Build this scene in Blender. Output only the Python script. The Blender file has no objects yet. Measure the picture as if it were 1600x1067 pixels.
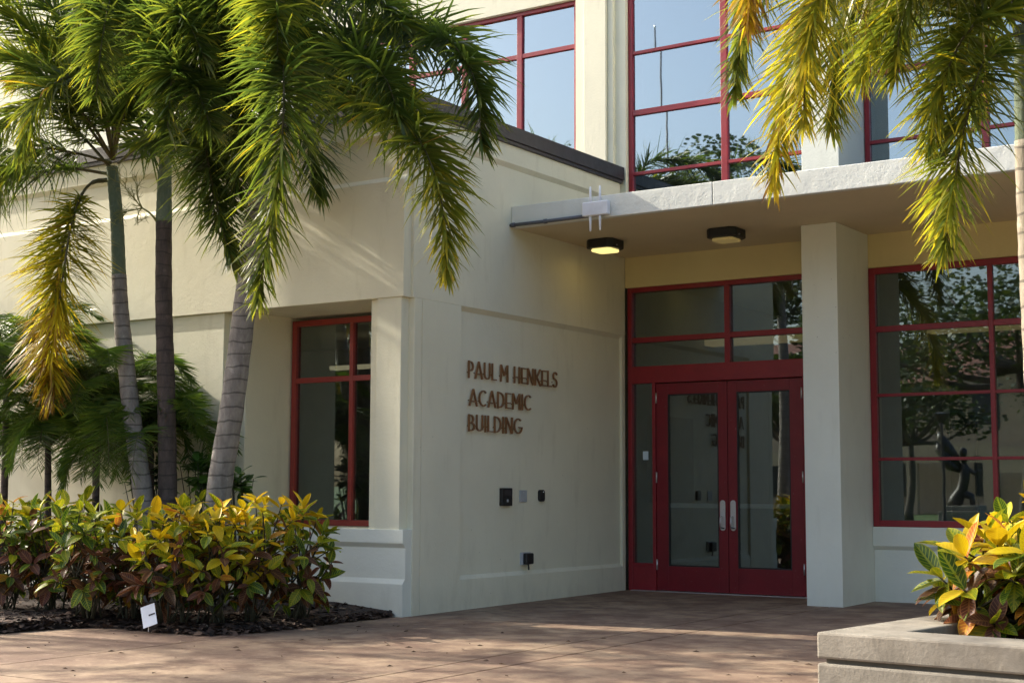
import bpy, bmesh, math, random
from mathutils import Vector, Matrix
R = math.radians
random.seed(7)
scene = bpy.context.scene
COL = scene.collection

# ------------------------------------------------------------------ camera
YAW, PITCH, ROLL, FPX = R(33.77), R(5.83), R(0.208), 2302.9
CAM = Vector((7.693, -13.677, 1.0167))
fwd = Vector((-math.sin(YAW)*math.cos(PITCH), math.cos(YAW)*math.cos(PITCH), math.sin(PITCH)))
rt0 = Vector((math.cos(YAW), math.sin(YAW), 0)); up0 = rt0.cross(fwd)
rt = rt0*math.cos(ROLL) + up0*math.sin(ROLL)
upv = up0*math.cos(ROLL) - rt0*math.sin(ROLL)
cam = bpy.data.cameras.new('camera'); camo = bpy.data.objects.new('camera', cam)
COL.objects.link(camo)
cam.sensor_width = 36; cam.lens = FPX*36/1600; cam.clip_end = 2000; cam.clip_start = 0.05
camo.matrix_world = Matrix(((rt.x, upv.x, -fwd.x, CAM.x), (rt.y, upv.y, -fwd.y, CAM.y), (rt.z, upv.z, -fwd.z, CAM.z), (0, 0, 0, 1)))
scene.camera = camo

# ------------------------------------------------------------------ sky, sun, exposure
SUN_EL, SUN_AZ = R(31.5), R(7.8)     # azimuth: angle of the sun from -X towards -Y
S = Vector((-math.cos(SUN_EL)*math.cos(SUN_AZ), -math.cos(SUN_EL)*math.sin(SUN_AZ), math.sin(SUN_EL)))
world = bpy.data.worlds.new('World'); scene.world = world; world.use_nodes = True
nt = world.node_tree
sky = nt.nodes.new('ShaderNodeTexSky'); sky.sky_type = 'NISHITA'; sky.sun_disc = False
sky.sun_elevation = SUN_EL; sky.sun_rotation = math.atan2(S.x, S.y) % (2*math.pi)
sky.air_density = 1.0; sky.dust_density = 4.5; sky.ozone_density = 1.2
nt.links.new(sky.outputs[0], nt.nodes['Background'].inputs[0])
nt.nodes['Background'].inputs[1].default_value = 0.15
sun = bpy.data.lights.new('sun', 'SUN'); sun.energy = 3.2; sun.angle = R(0.53); sun.color = (1.0, 0.915, 0.77)
suno = bpy.data.objects.new('sun', sun); COL.objects.link(suno)
suno.rotation_euler = (-S).to_track_quat('-Z', 'Y').to_euler()
suno.location = (-20, -5, 15)
vs = scene.view_settings
vs.view_transform = 'Standard'; vs.look = 'None'; vs.gamma = 1.0; vs.exposure = 1.46; vs.use_curve_mapping = False

# ------------------------------------------------------------------ helpers
def at(px, py, Y):
    d = fwd + rt*((px-800)/FPX) + upv*((533.5-py)/FPX)
    t = (Y-CAM.y)/d.y
    return CAM + d*t
def atD(px, py, D):
    return CAM + (fwd + rt*((px-800)/FPX) + upv*((533.5-py)/FPX))*D
def atZ(px, py, z):
    d = fwd + rt*((px-800)/FPX) + upv*((533.5-py)/FPX)
    return CAM + d*((z-CAM.z)/d.z)
def gz(y):
    return 0.007*max(-14, min(0, y))

class MB:
    def __init__(s): s.v = []; s.f = []; s.a = []
    def box(s, x0, x1, y0, y1, z0, z1):
        n = len(s.v)
        s.v += [(x0,y0,z0),(x1,y0,z0),(x1,y1,z0),(x0,y1,z0),(x0,y0,z1),(x1,y0,z1),(x1,y1,z1),(x0,y1,z1)]
        s.f += [tuple(n+i for i in q) for q in ((0,3,2,1),(4,5,6,7),(0,1,5,4),(1,2,6,5),(2,3,7,6),(3,0,4,7))]
        return s
    def profile(s, pts, axis, a, b):
        """closed polygon pts extruded from a to b along axis 'x' (pts = y,z) or 'y' (pts = x,z) or 'z' (pts = x,y)"""
        n = len(s.v); k = len(pts)
        for t in (a, b):
            for p, q in pts:
                s.v.append((t,p,q) if axis == 'x' else (p,t,q) if axis == 'y' else (p,q,t))
        s.f.append(tuple(n+i for i in range(k))); s.f.append(tuple(n+k+i for i in reversed(range(k))))
        for i in range(k):
            j = (i+1) % k
            s.f.append((n+i, n+k+i, n+k+j, n+j))
        return s
    def tube(s, pts, rad, seg=8, cap=True):
        pts = [Vector(p) for p in pts]; n = len(s.v); k = len(pts)
        if not hasattr(rad, '__len__'): rad = [rad]*k
        ref = None
        for i, p in enumerate(pts):
            t = (pts[min(i+1,k-1)] - pts[max(i-1,0)]).normalized()
            if ref is None: ref = t.orthogonal().normalized()
            ref = (ref - t*ref.dot(t)).normalized(); b = t.cross(ref)
            for j in range(seg):
                an = 2*math.pi*j/seg
                s.v.append(tuple(p + (ref*math.cos(an) + b*math.sin(an))*rad[i]))
        for i in range(k-1):
            for j in range(seg):
                j2 = (j+1) % seg
                s.f.append((n+i*seg+j, n+i*seg+j2, n+(i+1)*seg+j2, n+(i+1)*seg+j))
        if cap:
            s.f.append(tuple(n+j for j in reversed(range(seg)))); s.f.append(tuple(n+(k-1)*seg+j for j in range(seg)))
        return s
    def mesh(s, name, m=None, smooth=False, bevel=0, recalc=True):
        me = bpy.data.meshes.new(name); me.from_pydata([tuple(v) for v in s.v], [], s.f)
        if recalc or bevel:
            bm = bmesh.new(); bm.from_mesh(me)
            bmesh.ops.recalc_face_normals(bm, faces=bm.faces)
            if bevel:
                es = [e for e in bm.edges if len(e.link_faces) == 2 and e.calc_face_angle(0) > 0.6]
                bmesh.ops.bevel(bm, geom=es, offset=bevel, segments=2, affect='EDGES', profile=0.5, clamp_overlap=True)
            bm.to_mesh(me); bm.free()
        if s.a and not bevel:
            at_ = me.attributes.new('age', 'FLOAT', 'POINT'); at_.data.foreach_set('value', s.a)
        if smooth: me.polygons.foreach_set('use_smooth', [True]*len(me.polygons))
        if m: me.materials.append(m)
        me.update(); return me
    def obj(s, name, m, parent=None, smooth=False, bevel=0, recalc=True):
        return link(name, s.mesh(name, m, smooth, bevel, recalc), parent)

def link(name, me, parent=None):
    o = bpy.data.objects.new(name, me); COL.objects.link(o)
    if parent:
        o.parent = parent
        o.matrix_parent_inverse = parent_world(parent).inverted()
    return o
def parent_world(p):
    m = p.matrix_basis.copy()
    while p.parent:
        m = p.matrix_parent_inverse @ m
        p = p.parent; m = p.matrix_basis @ m
    return m
def tag(o, label, cat, group=None):
    o['label'] = label; o['category'] = cat
    if group: o['group'] = group
    return o
def thing(name, label, cat, loc=(0,0,0), group=None):
    o = bpy.data.objects.new(name, None); COL.objects.link(o); o.location = loc
    o.empty_display_size = 0.1
    return tag(o, label, cat, group)

# ------------------------------------------------------------------ materials
def new_mat(name):
    m = bpy.data.materials.new(name); m.use_nodes = True
    return m, m.node_tree, m.node_tree.nodes['Principled BSDF']
def N(t, typ, **kw):
    n = t.nodes.new(typ)
    for k, v in kw.items():
        if k in n.inputs.keys(): n.inputs[k].default_value = v
        else: setattr(n, k, v)
    return n
def coords(t, kind='world'):
    if kind == 'world':
        return t.nodes.new('ShaderNodeNewGeometry').outputs['Position']
    return t.nodes.new('ShaderNodeTexCoord').outputs['Object']
def ramp(t, src, stops):
    r = t.nodes.new('ShaderNodeValToRGB'); t.links.new(src, r.inputs[0])
    e = r.color_ramp.elements
    while len(e) < len(stops): e.new(0.5)
    for i, (p, c) in enumerate(stops):
        e[i].position = p; e[i].color = (c[0], c[1], c[2], 1) if hasattr(c, '__len__') else (c, c, c, 1)
    return r.outputs[0]
def mixc(t, fac, a, b, mode='MIX'):
    m = t.nodes.new('ShaderNodeMix'); m.data_type = 'RGBA'; m.blend_type = mode
    for sock, v in ((m.inputs[0], fac), (m.inputs[6], a), (m.inputs[7], b)):
        if hasattr(v, 'is_linked'): t.links.new(v, sock)
        elif hasattr(v, '__len__'): sock.default_value = (v[0], v[1], v[2], 1)
        else: sock.default_value = v
    return m.outputs[2]
def noise(t, vec, scale, detail=4, rough=0.55):
    n = N(t, 'ShaderNodeTexNoise', Scale=scale, Detail=detail, Roughness=rough); t.links.new(vec, n.inputs['Vector']); return n.outputs['Fac']
def bump(t, p, h, strength, dist=0.02):
    b = N(t, 'ShaderNodeBump', Strength=strength, Distance=dist); t.links.new(h, b.inputs['Height']); t.links.new(b.outputs[0], p.inputs['Normal'])
def math_(t, op, a, b=None, clamp=False):
    m = t.nodes.new('ShaderNodeMath'); m.operation = op; m.use_clamp = clamp
    for i, v in enumerate((a, b)):
        if v is None: continue
        if hasattr(v, 'is_linked'): t.links.new(v, m.inputs[i])
        else: m.inputs[i].default_value = v
    return m.outputs[0]
def scaled(t, vec, s):
    m = t.nodes.new('ShaderNodeMapping'); m.inputs['Scale'].default_value = s; t.links.new(vec, m.inputs[0]); return m.outputs[0]

def stucco(name, c, dirt=0.5, pit=0.0):
    m, t, p = new_mat(name); v = coords(t)
    big = noise(t, v, 1.3, 5, 0.6); fine = noise(t, v, 42, 6, 0.6); mid = noise(t, scaled(t, v, (7, 7, 1.4)), 1.0, 5, 0.62)
    c0 = mixc(t, ramp(t, big, [(0.3, 0), (0.72, 1)]), tuple(x*0.93 for x in c), tuple(min(1, x*1.03) for x in c))
    stain = ramp(t, mid, [(0.56, 0), (0.80, 1)])
    c1 = mixc(t, math_(t, 'MULTIPLY', stain, 0.30*dirt), c0, (c[0]*0.55, c[1]*0.52, c[2]*0.45))
    sep = t.nodes.new('ShaderNodeSeparateXYZ'); t.links.new(v, sep.inputs[0])
    low = math_(t, 'SUBTRACT', 1.0, math_(t, 'DIVIDE', sep.outputs[2], 0.22), True)
    streak = ramp(t, noise(t, scaled(t, v, (6, 6, 2.0)), 1.0, 6, 0.7), [(0.35, 0), (0.75, 1)])
    c2 = mixc(t, math_(t, 'MULTIPLY', math_(t, 'MULTIPLY', low, streak), 0.30*dirt), c1, (0.20, 0.19, 0.17))
    # small dark flecks, chipped paint
    vo = N(t, 'ShaderNodeTexVoronoi', Scale=9.0); t.links.new(v, vo.inputs['Vector'])
    fl = math_(t, 'MULTIPLY', math_(t, 'LESS_THAN', vo.outputs['Distance'], 0.045), math_(t, 'GREATER_THAN', big, 0.56))
    c3 = mixc(t, math_(t, 'MULTIPLY', fl, 0.5), c2, (0.16, 0.15, 0.13))
    t.links.new(c3, p.inputs['Base Color'])
    p.inputs['Roughness'].default_value = 0.72; p.inputs['Specular IOR Level'].default_value = 0.3
    h = math_(t, 'ADD', math_(t, 'MULTIPLY', fine, 0.5), math_(t, 'MULTIPLY', noise(t, v, 11, 4), 0.6))
    if pit:
        vp = N(t, 'ShaderNodeTexVoronoi', Scale=26.0); t.links.new(v, vp.inputs['Vector'])
        pits = ramp(t, vp.outputs['Distance'], [(0.06, 0), (0.22, 1)])
        h = math_(t, 'ADD', h, math_(t, 'MULTIPLY', math_(t, 'MULTIPLY', pits, ramp(t, noise(t, v, 7), [(0.4, 1), (0.6, 0)])), pit))
    bump(t, p, h, 0.6, 0.006)
    return m
def paint(name, c, rough=0.4, wear=0.0, wearc=(0.5, 0.45, 0.42)):
    m, t, p = new_mat(name); v = coords(t)
    n = noise(t, v, 6, 5, 0.6)
    c0 = mixc(t, ramp(t, n, [(0.3, 0), (0.7, 1)]), tuple(x*0.86 for x in c), tuple(min(1, x*1.08) for x in c))
    if wear:
        w = ramp(t, noise(t, v, 38, 6, 0.7), [(0.66, 0), (0.72, 1)])
        c0 = mixc(t, math_(t, 'MULTIPLY', w, wear), c0, wearc)
    t.links.new(c0, p.inputs['Base Color']); 
    t.links.new(ramp(t, noise(t, v, 17), [(0.3, rough*0.85), (0.7, min(1, rough*1.2))]), p.inputs['Roughness'])
    bump(t, p, noise(t, v, 90), 0.12, 0.004)
    return m
def metal(name, c, rough=0.35):
    m, t, p = new_mat(name); p.inputs['Base Color'].default_value = (*c, 1); p.inputs['Metallic'].default_value = 0.85
    t.links.new(ramp(t, noise(t, coords(t), 25), [(0.3, rough*0.8), (0.7, rough*1.25)]), p.inputs['Roughness']); return m
def glass(name, base_refl, tint):
    m, t, p = new_mat(name); t.nodes.remove(p)
    tr = N(t, 'ShaderNodeBsdfTransparent'); tr.inputs[0].default_value = (*tint, 1)
    gl = N(t, 'ShaderNodeBsdfGlossy'); gl.inputs['Roughness'].default_value = 0.012; gl.inputs[0].default_value = (0.82, 0.95, 1.0, 1)
    b = N(t, 'ShaderNodeBump', Strength=0.02, Distance=0.01); t.links.new(noise(t, coords(t), 1.6, 2), b.inputs['Height']); t.links.new(b.outputs[0], gl.inputs['Normal'])
    ge = t.nodes.new('ShaderNodeNewGeometry'); dt = t.nodes.new('ShaderNodeVectorMath'); dt.operation = 'DOT_PRODUCT'
    t.links.new(ge.outputs['Normal'], dt.inputs[0]); t.links.new(ge.outputs['Incoming'], dt.inputs[1])
    c = math_(t, 'SUBTRACT', 1.0, math_(t, 'ABSOLUTE', dt.outputs['Value']))
    f = math_(t, 'ADD', math_(t, 'MULTIPLY', math_(t, 'POWER', c, 5.0), 1.0-base_refl), base_refl, True)
    dirt = math_(t, 'MULTIPLY', ramp(t, noise(t, coords(t), 3.0, 6, 0.7), [(0.45, 0), (0.85, 1)]), 0.05)
    mx = N(t, 'ShaderNodeMixShader'); t.links.new(f, mx.inputs[0]); t.links.new(tr.outputs[0], mx.inputs[1]); t.links.new(gl.outputs[0], mx.inputs[2])
    df = N(t, 'ShaderNodeBsdfDiffuse'); df.inputs[0].default_value = (0.5, 0.5, 0.48, 1)
    m2 = N(t, 'ShaderNodeMixShader'); t.links.new(dirt, m2.inputs[0]); t.links.new(mx.outputs[0], m2.inputs[1]); t.links.new(df.outputs[0], m2.inputs[2])
    t.links.new(m2.outputs[0], t.nodes['Material Output'].inputs[0]); return m
def emitter(name, c, s):
    m, t, p = new_mat(name); p.inputs['Base Color'].default_value = (*c, 1); p.inputs['Emission Color'].default_value = (*c, 1); p.inputs['Emission Strength'].default_value = s; return m

CREAM = stucco('cream_stucco', (0.735, 0.705, 0.545), 1.0)
CREAMW = stucco('pale_stucco', (0.74, 0.755, 0.66), 0.6)
FASCIA = stucco('pitted_white_concrete', (0.71, 0.725, 0.66), 0.8, 0.45)
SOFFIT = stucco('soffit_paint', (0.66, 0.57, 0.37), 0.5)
CREAM_WARMLIT = stucco('warm_lit_cream_stucco', (0.70, 0.60, 0.31), 0.55)  # cream yellowed to stand in for warm ground bounce and lamp light
RED = paint('red_frame_paint', (0.25, 0.013, 0.021), 0.38, 0.25)
REDD = paint('red_door_paint', (0.18, 0.004, 0.012), 0.40, 0.30)
JOINT = paint('joint_sealant', (0.10, 0.095, 0.08), 0.8)
CAP = paint('dark_bronze_metal', (0.040, 0.034, 0.034), 0.45)
BLACK = paint('black_plastic', (0.012, 0.012, 0.013), 0.45)
GREYP = paint('grey_plate', (0.42, 0.44, 0.46), 0.45)
CONDUIT = paint('grey_conduit', (0.10, 0.105, 0.12), 0.5)
WHITEP = paint('white_plastic', (0.80, 0.81, 0.84), 0.4)
BRONZE = paint('bronze_letter', (0.22, 0.105, 0.040), 0.45, 0.3, (0.10, 0.05, 0.03))
STEEL = metal('satin_steel', (0.62, 0.62, 0.64), 0.35)
PUSH = paint('pale_bar', (0.72, 0.78, 0.82), 0.4)
GLASS_LO = glass('entrance_glass', 0.15, (0.62, 0.64, 0.62))
GLASS_UP = glass('coated_glass', 0.33, (0.30, 0.34, 0.36))
INTW = paint('interior_wall_paint', (0.42, 0.41, 0.38), 0.8)
INTF = paint('interior_floor', (0.16, 0.14, 0.12), 0.5)

# concrete paving
def paving():
    m, t, p = new_mat('stained_concrete'); v = coords(t)
    n1 = noise(t, v, 0.9, 6, 0.62); n2 = noise(t, scaled(t, v, (3.0, 3.6, 3)), 1.0, 8, 0.68); n3 = noise(t, v, 60, 5, 0.6)
    oi = t.nodes.new('ShaderNodeObjectInfo')
    c0 = mixc(t, ramp(t, n2, [(0.40, 0), (0.60, 1)]), (0.132, 0.084, 0.053), (0.42, 0.315, 0.205))
    c1 = mixc(t, ramp(t, n1, [(0.40, 0), (0.66, 0.75)]), c0, (0.115, 0.062, 0.042))
    c2 = mixc(t, math_(t, 'MULTIPLY', ramp(t, noise(t, scaled(t, v, (8, 11, 9)), 1.0, 8, 0.75), [(0.58, 0), (0.70, 1)]), 0.6), c1, (0.60, 0.46, 0.35))
    c3 = mixc(t, math_(t, 'MULTIPLY', n3, 0.5), c2, tuple((0.16, 0.09, 0.06)))
    c4 = mixc(t, math_(t, 'MULTIPLY', oi.outputs['Random'], 0.18), c3, (0.2, 0.12, 0.09))
    t.links.new(c4, p.inputs['Base Color'])
    t.links.new(ramp(t, n1, [(0.3, 0.62), (0.7, 0.85)]), p.inputs['Roughness'])
    bump(t, p, math_(t, 'ADD', n3, math_(t, 'MULTIPLY', n2, 0.7)), 0.35, 0.008)
    return m
PAVE = paving()
def concrete(name, c):
    m, t, p = new_mat(name); v = coords(t)
    n1 = noise(t, v, 5, 7, 0.65); n2 = noise(t, v, 45, 5, 0.65)
    st = ramp(t, noise(t, scaled(t, v, (9, 9, 5)), 1.0, 7, 0.7), [(0.42, 0), (0.7, 1)])
    c0 = mixc(t, ramp(t, n1, [(0.3, 0), (0.7, 1)]), tuple(x*0.72 for x in c), tuple(x*1.12 for x in c))
    c1 = mixc(t, math_(t, 'MULTIPLY', st, 0.45), c0, (c[0]*0.42, c[1]*0.38, c[2]*0.32))
    t.links.new(c1, p.inputs['Base Color']); p.inputs['Roughness'].default_value = 0.85
    bump(t, p, math_(t, 'ADD', math_(t, 'MULTIPLY', n1, 0.6), n2), 0.35, 0.008); return m
CONC = concrete('planter_concrete', (0.27, 0.245, 0.20))
def soil():
    m, t, p = new_mat('mulch_soil'); v = coords(t)
    n = noise(t, v, 30, 6, 0.7)
    t.links.new(ramp(t, n, [(0.3, (0.012, 0.009, 0.007)), (0.7, (0.06, 0.036, 0.025))]), p.inputs['Base Color'])
    p.inputs['Roughness'].default_value = 0.95; bump(t, p, n, 1.0, 0.03); return m
SOIL = soil()
def chip():
    m, t, p = new_mat('bark_chip'); 
    a = t.nodes.new('ShaderNodeAttribute'); a.attribute_name = 'age'
    t.links.new(ramp(t, a.outputs['Fac'], [(0.0, (0.018, 0.012, 0.009)), (0.6, (0.075, 0.042, 0.028)), (0.92, (0.16, 0.10, 0.065)), (1.0, (0.34, 0.26, 0.18))]), p.inputs['Base Color'])
    p.inputs['Roughness'].default_value = 0.9; return m
CHIP = chip()
def grass():
    m, t, p = new_mat('lawn_grass'); v = coords(t)
    t.links.new(ramp(t, noise(t, v, 3, 8, 0.7), [(0.3, (0.03, 0.065, 0.012)), (0.7, (0.09, 0.15, 0.03))]), p.inputs['Base Color'])
    p.inputs['Roughness'].default_value = 0.9; return m
GRASS = grass()

def leafmat(name, stops, transl=0.35, rough=0.38, tr_gain=1.6):
    """foliage whose colour follows the per-leaf 'age' value"""
    m, t, p = new_mat(name)
    a = t.nodes.new('ShaderNodeAttribute'); a.attribute_name = 'age'
    c = ramp(t, a.outputs['Fac'], stops)
    t.links.new(c, p.inputs['Base Color']); p.inputs['Roughness'].default_value = rough
    p.inputs['Specular IOR Level'].default_value = 0.5
    tl = t.nodes.new('ShaderNodeBsdfTranslucent')
    g = mixc(t, 1.0, c, (tr_gain, tr_gain, tr_gain*0.6), 'MULTIPLY'); t.links.new(g, tl.inputs[0])
    mx = N(t, 'ShaderNodeMixShader'); mx.inputs[0].default_value = transl
    t.links.new(p.outputs[0], mx.inputs[1]); t.links.new(tl.outputs[0], mx.inputs[2])
    t.links.new(mx.outputs[0], t.nodes['Material Output'].inputs[0]); return m
PALM = leafmat('palm_leaflet', [(0.0, (0.026, 0.048, 0.015)), (0.35, (0.072, 0.112, 0.022)), (0.6, (0.185, 0.205, 0.026)), (0.82, (0.46, 0.37, 0.022)), (0.93, (0.30, 0.18, 0.03)), (1.0, (0.13, 0.065, 0.03))], 0.5, 0.36)
DATE = leafmat('date_palm_leaflet', [(0.0, (0.022, 0.050, 0.015)), (0.5, (0.055, 0.115, 0.022)), (1.0, (0.13, 0.19, 0.03))], 0.30, 0.4)
OAK = leafmat('oak_leaf', [(0.0, (0.018, 0.030, 0.010)), (0.5, (0.045, 0.075, 0.018)), (1.0, (0.12, 0.15, 0.03))], 0.25, 0.5)
GREENL = leafmat('shrub_leaf', [(0.0, (0.020, 0.050, 0.010)), (0.5, (0.05, 0.12, 0.018)), (1.0, (0.13, 0.23, 0.03))], 0.3, 0.3)
def bark(name, ca, cb, ring=9.0, ringc=(0.03, 0.025, 0.02)):
    m, t, p = new_mat(name); v = coords(t, 'obj')
    n = noise(t, scaled(t, v, (14, 14, 5)), 1.0, 6, 0.7)
    c0 = mixc(t, ramp(t, n, [(0.35, 0), (0.68, 1)]), ca, cb)
    lich = ramp(t, noise(t, v, 9, 5, 0.7), [(0.60, 0), (0.70, 1)])
    c0 = mixc(t, math_(t, 'MULTIPLY', lich, 0.5), c0, tuple(min(1, x*1.7) for x in cb))
    if ring:
        sep = t.nodes.new('ShaderNodeSeparateXYZ'); t.links.new(v, sep.inputs[0])
        z = math_(t, 'ADD', math_(t, 'MULTIPLY', sep.outputs[2], ring), math_(t, 'MULTIPLY', noise(t, v, 2.2, 3), 1.3))
        fr = math_(t, 'FRACT', z)
        rg = math_(t, 'LESS_THAN', fr, 0.13)
        c0 = mixc(t, math_(t, 'MULTIPLY', rg, 0.6), c0, ringc)
        bump(t, p, math_(t, 'ADD', math_(t, 'MULTIPLY', fr, 0.8), n), 0.7, 0.012)
    else:
        bump(t, p, n, 0.7, 0.02)
    t.links.new(c0, p.inputs['Base Color']); p.inputs['Roughness'].default_value = 0.85; return m
BARK_GREY = bark('grey_ringed_bark', (0.16, 0.142, 0.130), (0.31, 0.285, 0.26))
BARK_DARK = bark('dark_ringed_bark', (0.045, 0.034, 0.030), (0.115, 0.085, 0.072))
BARK_TAN = bark('tan_ringed_bark', (0.20, 0.175, 0.135), (0.36, 0.32, 0.25))
SHAFT = bark('green_crownshaft', (0.085, 0.120, 0.075), (0.17, 0.205, 0.14), 0)
OAKBARK = bark('oak_bark', (0.05, 0.042, 0.035), (0.13, 0.11, 0.09), 0)
PETIOLE = paint('petiole', (0.10, 0.085, 0.035), 0.5)
STEM = paint('croton_stem', (0.045, 0.045, 0.024), 0.7)

def croton_mat(name, blade, vein, vw, spot=0.0):
    m, t, p = new_mat(name)
    uv = t.nodes.new('ShaderNodeUVMap'); sep = t.nodes.new('ShaderNodeSeparateXYZ'); t.links.new(uv.outputs[0], sep.inputs[0])
    au = math_(t, 'ABSOLUTE', math_(t, 'SUBTRACT', math_(t, 'MULTIPLY', sep.outputs[0], 2), 1))
    lat = math_(t, 'FRACT', math_(t, 'ADD', math_(t, 'MULTIPLY', sep.outputs[1], 9.0), math_(t, 'MULTIPLY', au, -1.7)))
    vl = math_(t, 'LESS_THAN', lat, vw)
    vm = math_(t, 'LESS_THAN', au, 0.12)
    edge = math_(t, 'GREATER_THAN', au, 0.88)
    tc = coords(t, 'obj')
    blot = ramp(t, noise(t, tc, 22, 4, 0.6), [(0.42, 0), (0.60, 1)])
    mask = math_(t, 'MAXIMUM', math_(t, 'MAXIMUM', vm, edge), vl)
    mask = math_(t, 'MAXIMUM', math_(t, 'MULTIPLY', mask, 0.9), math_(t, 'MULTIPLY', blot, spot))
    oi = t.nodes.new('ShaderNodeObjectInfo')
    hs = t.nodes.new('ShaderNodeHueSaturation'); c = mixc(t, mask, blade, vein); t.links.new(c, hs.inputs['Color'])
    t.links.new(math_(t, 'ADD', math_(t, 'MULTIPLY', oi.outputs['Random'], 0.75), 0.6), hs.inputs['Value'])
    w = t.nodes.new('ShaderNodeMath'); w.operation = 'MULTIPLY_ADD'; t.links.new(oi.outputs['Random'], w.inputs[0]); w.inputs[1].default_value = -0.03; w.inputs[2].default_value = 0.520
    t.links.new(w.outputs[0], hs.inputs['Hue'])
    c = hs.outputs[0]
    t.links.new(c, p.inputs['Base Color']); p.inputs['Roughness'].default_value = 0.44; p.inputs['Specular IOR Level'].default_value = 0.35
    bump(t, p, math_(t, 'MAXIMUM', vl, vm), -0.4, 0.003)
    tl = t.nodes.new('ShaderNodeBsdfTranslucent'); t.links.new(c, tl.inputs[0])
    mx = N(t, 'ShaderNodeMixShader'); mx.inputs[0].default_value = 0.3
    t.links.new(p.outputs[0], mx.inputs[1]); t.links.new(tl.outputs[0], mx.inputs[2]); t.links.new(mx.outputs[0], t.nodes['Material Output'].inputs[0])
    return m
CROT = [croton_mat('croton_yellow', (0.54, 0.36, 0.008), (0.66, 0.47, 0.014), 0.22, 0.4),
        croton_mat('croton_lime', (0.15, 0.22, 0.010), (0.50, 0.44, 0.018), 0.24, 0.5),
        croton_mat('croton_green', (0.030, 0.082, 0.012), (0.30, 0.34, 0.025), 0.20, 0.15),
        croton_mat('croton_red', (0.085, 0.028, 0.018), (0.26, 0.12, 0.05), 0.20, 0.15),
        croton_mat('croton_orange', (0.36, 0.12, 0.018), (0.55, 0.30, 0.03), 0.22, 0.3)]

# ------------------------------------------------------------------ ground
lawn = MB(); lawn.v = [(-900,-900,-0.2),(900,-900,-0.2),(900,900,-0.2),(-900,900,-0.2)]; lawn.f = [(0,1,2,3)]
o = lawn.obj('lawn', GRASS); o['kind'] = 'structure'
pv = MB(); n = 0
for y in (-22.0, -14.0, 0.35):
    pv.v += [(-16, y, gz(y)-0.014), (16, y, gz(y)-0.014)]
pv.f = [(0,1,3,2), (2,3,5,4)]
pave = pv.obj('pavement', JOINT); pave['kind'] = 'structure'
XC = [-16, -11.5, -9.23, -6.94, -4.65, -2.36, -0.075, 2.21, 2.57, 4.86, 7.15, 9.44, 11.73, 16]
YC = [-22, -18.4, -14.0, -11.3, -8.41, -8.05, 0.34]
for i in range(len(XC)-1):
    for j in range(len(YC)-1):
        g = 0.008
        x0, x1, y0, y1 = XC[i]+g, XC[i+1]-g, YC[j]+g, YC[j+1]-g
        yy = [y0, y1] if y1 <= 0 else [y0, 0.0, y1]
        m = MB(); k = len(yy)
        for y in yy: m.v += [(x0, y, gz(y)), (x1, y, gz(y)), (x0, y, gz(y)-0.05), (x1, y, gz(y)-0.05)]
        for a in range(k-1):
            b = a*4; c = b+4
            m.f += [(b, b+1, c+1, c), (b+2, c+2, c+3, b+3), (b, c, c+2, b+2), (b+1, b+3, c+3, c+1)]
        m.f += [(0, 2, 3, 1), (4*k-4, 4*k-3, 4*k-1, 4*k-2)]
        m.obj('slab', PAVE, pave)

# ------------------------------------------------------------------ building
B = thing('academic_building', 'cream stucco two storey academic building with red framed windows and flat entrance canopy', 'building')
def wbox(name, mat, *a, bevel=0.004): return MB().box(*a).obj(name, mat, B, bevel=bevel)
# --- projecting wing on the left
wbox('wall', CREAM, -12, -1.95, -3.70, -2.95, -0.2, 2.68)
wbox('wall', CREAM, -1.95, -0.45, -3.70, -2.98, -0.2, 0.698)
wbox('corner_pier', CREAM, -0.45, 0.0, -3.68, -3.573, -0.2, 2.68)
wbox('corner_pier', CREAM, -0.45, 0.0, -3.567, -2.99, -0.2, 2.68)
wbox('joint', JOINT, -0.40, -0.012, -3.573, -3.567, -0.1, 2.67, bevel=0)
wbox('wall_panel', CREAM, -0.45, -0.035, -2.99, 0.0, -0.2, 2.68)
wbox('corner_pier', CREAM, -0.035, -0.004, -0.065, -0.0, -0.2, 2.68)
MB().profile([(-0.06,-0.2), (-0.006,-0.2), (-0.006,0.245), (-0.034,0.28), (-0.06,0.28)], 'y', -2.988, -0.066).obj('plinth', CREAM, B, bevel=0.003)
MB().profile([(-0.06,2.64), (-0.035,2.64), (-0.001,2.679), (-0.06,2.679)], 'y', -2.989, -0.066).obj('ledge', CREAM, B)
wbox('wall', CREAM, -12, 0.0, -3.70, 0.0, 2.68, 4.33)
# front bands
MB().profile([(-3.69,2.68), (-3.80,2.68), (-3.80,3.70), (-3.755,3.745), (-3.755,4.08), (-3.69,4.08)], 'x', -12, -0.03).obj('wall_band', CREAM, B, bevel=0.004)
MB().profile([(-3.69,4.08), (-3.755,4.08), (-3.795,4.12), (-3.795,4.33), (-3.69,4.33)], 'x', -12, 0.034).obj('cornice', CREAM, B, bevel=0.003)
MB().profile([(-0.02,4.08), (0.001,4.08), (0.035,4.12), (0.035,4.33), (-0.02,4.33)], 'y', -3.689, -0.17).obj('cornice', CREAM, B, bevel=0.003)
MB().box(-12, 0.075, -3.84, -3.5, 4.33, 4.47).box(-12, 0.06, -3.825, -3.5, 4.29, 4.33).obj('parapet_cap', CAP, B, bevel=0.004)
MB().box(-0.28, 0.075, -3.5, -0.13, 4.33, 4.47).box(-0.28, 0.06, -3.5, -0.13, 4.295, 4.33).obj('parapet_cap', CAP, B, bevel=0.004)
wbox('pilaster', CREAM, -12, -2.18, -3.765, -3.69, 0.70, 2.68)
wbox('pilaster', CREAM, -0.33, -0.062, -3.785, -3.67, 0.70, 2.68)
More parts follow.
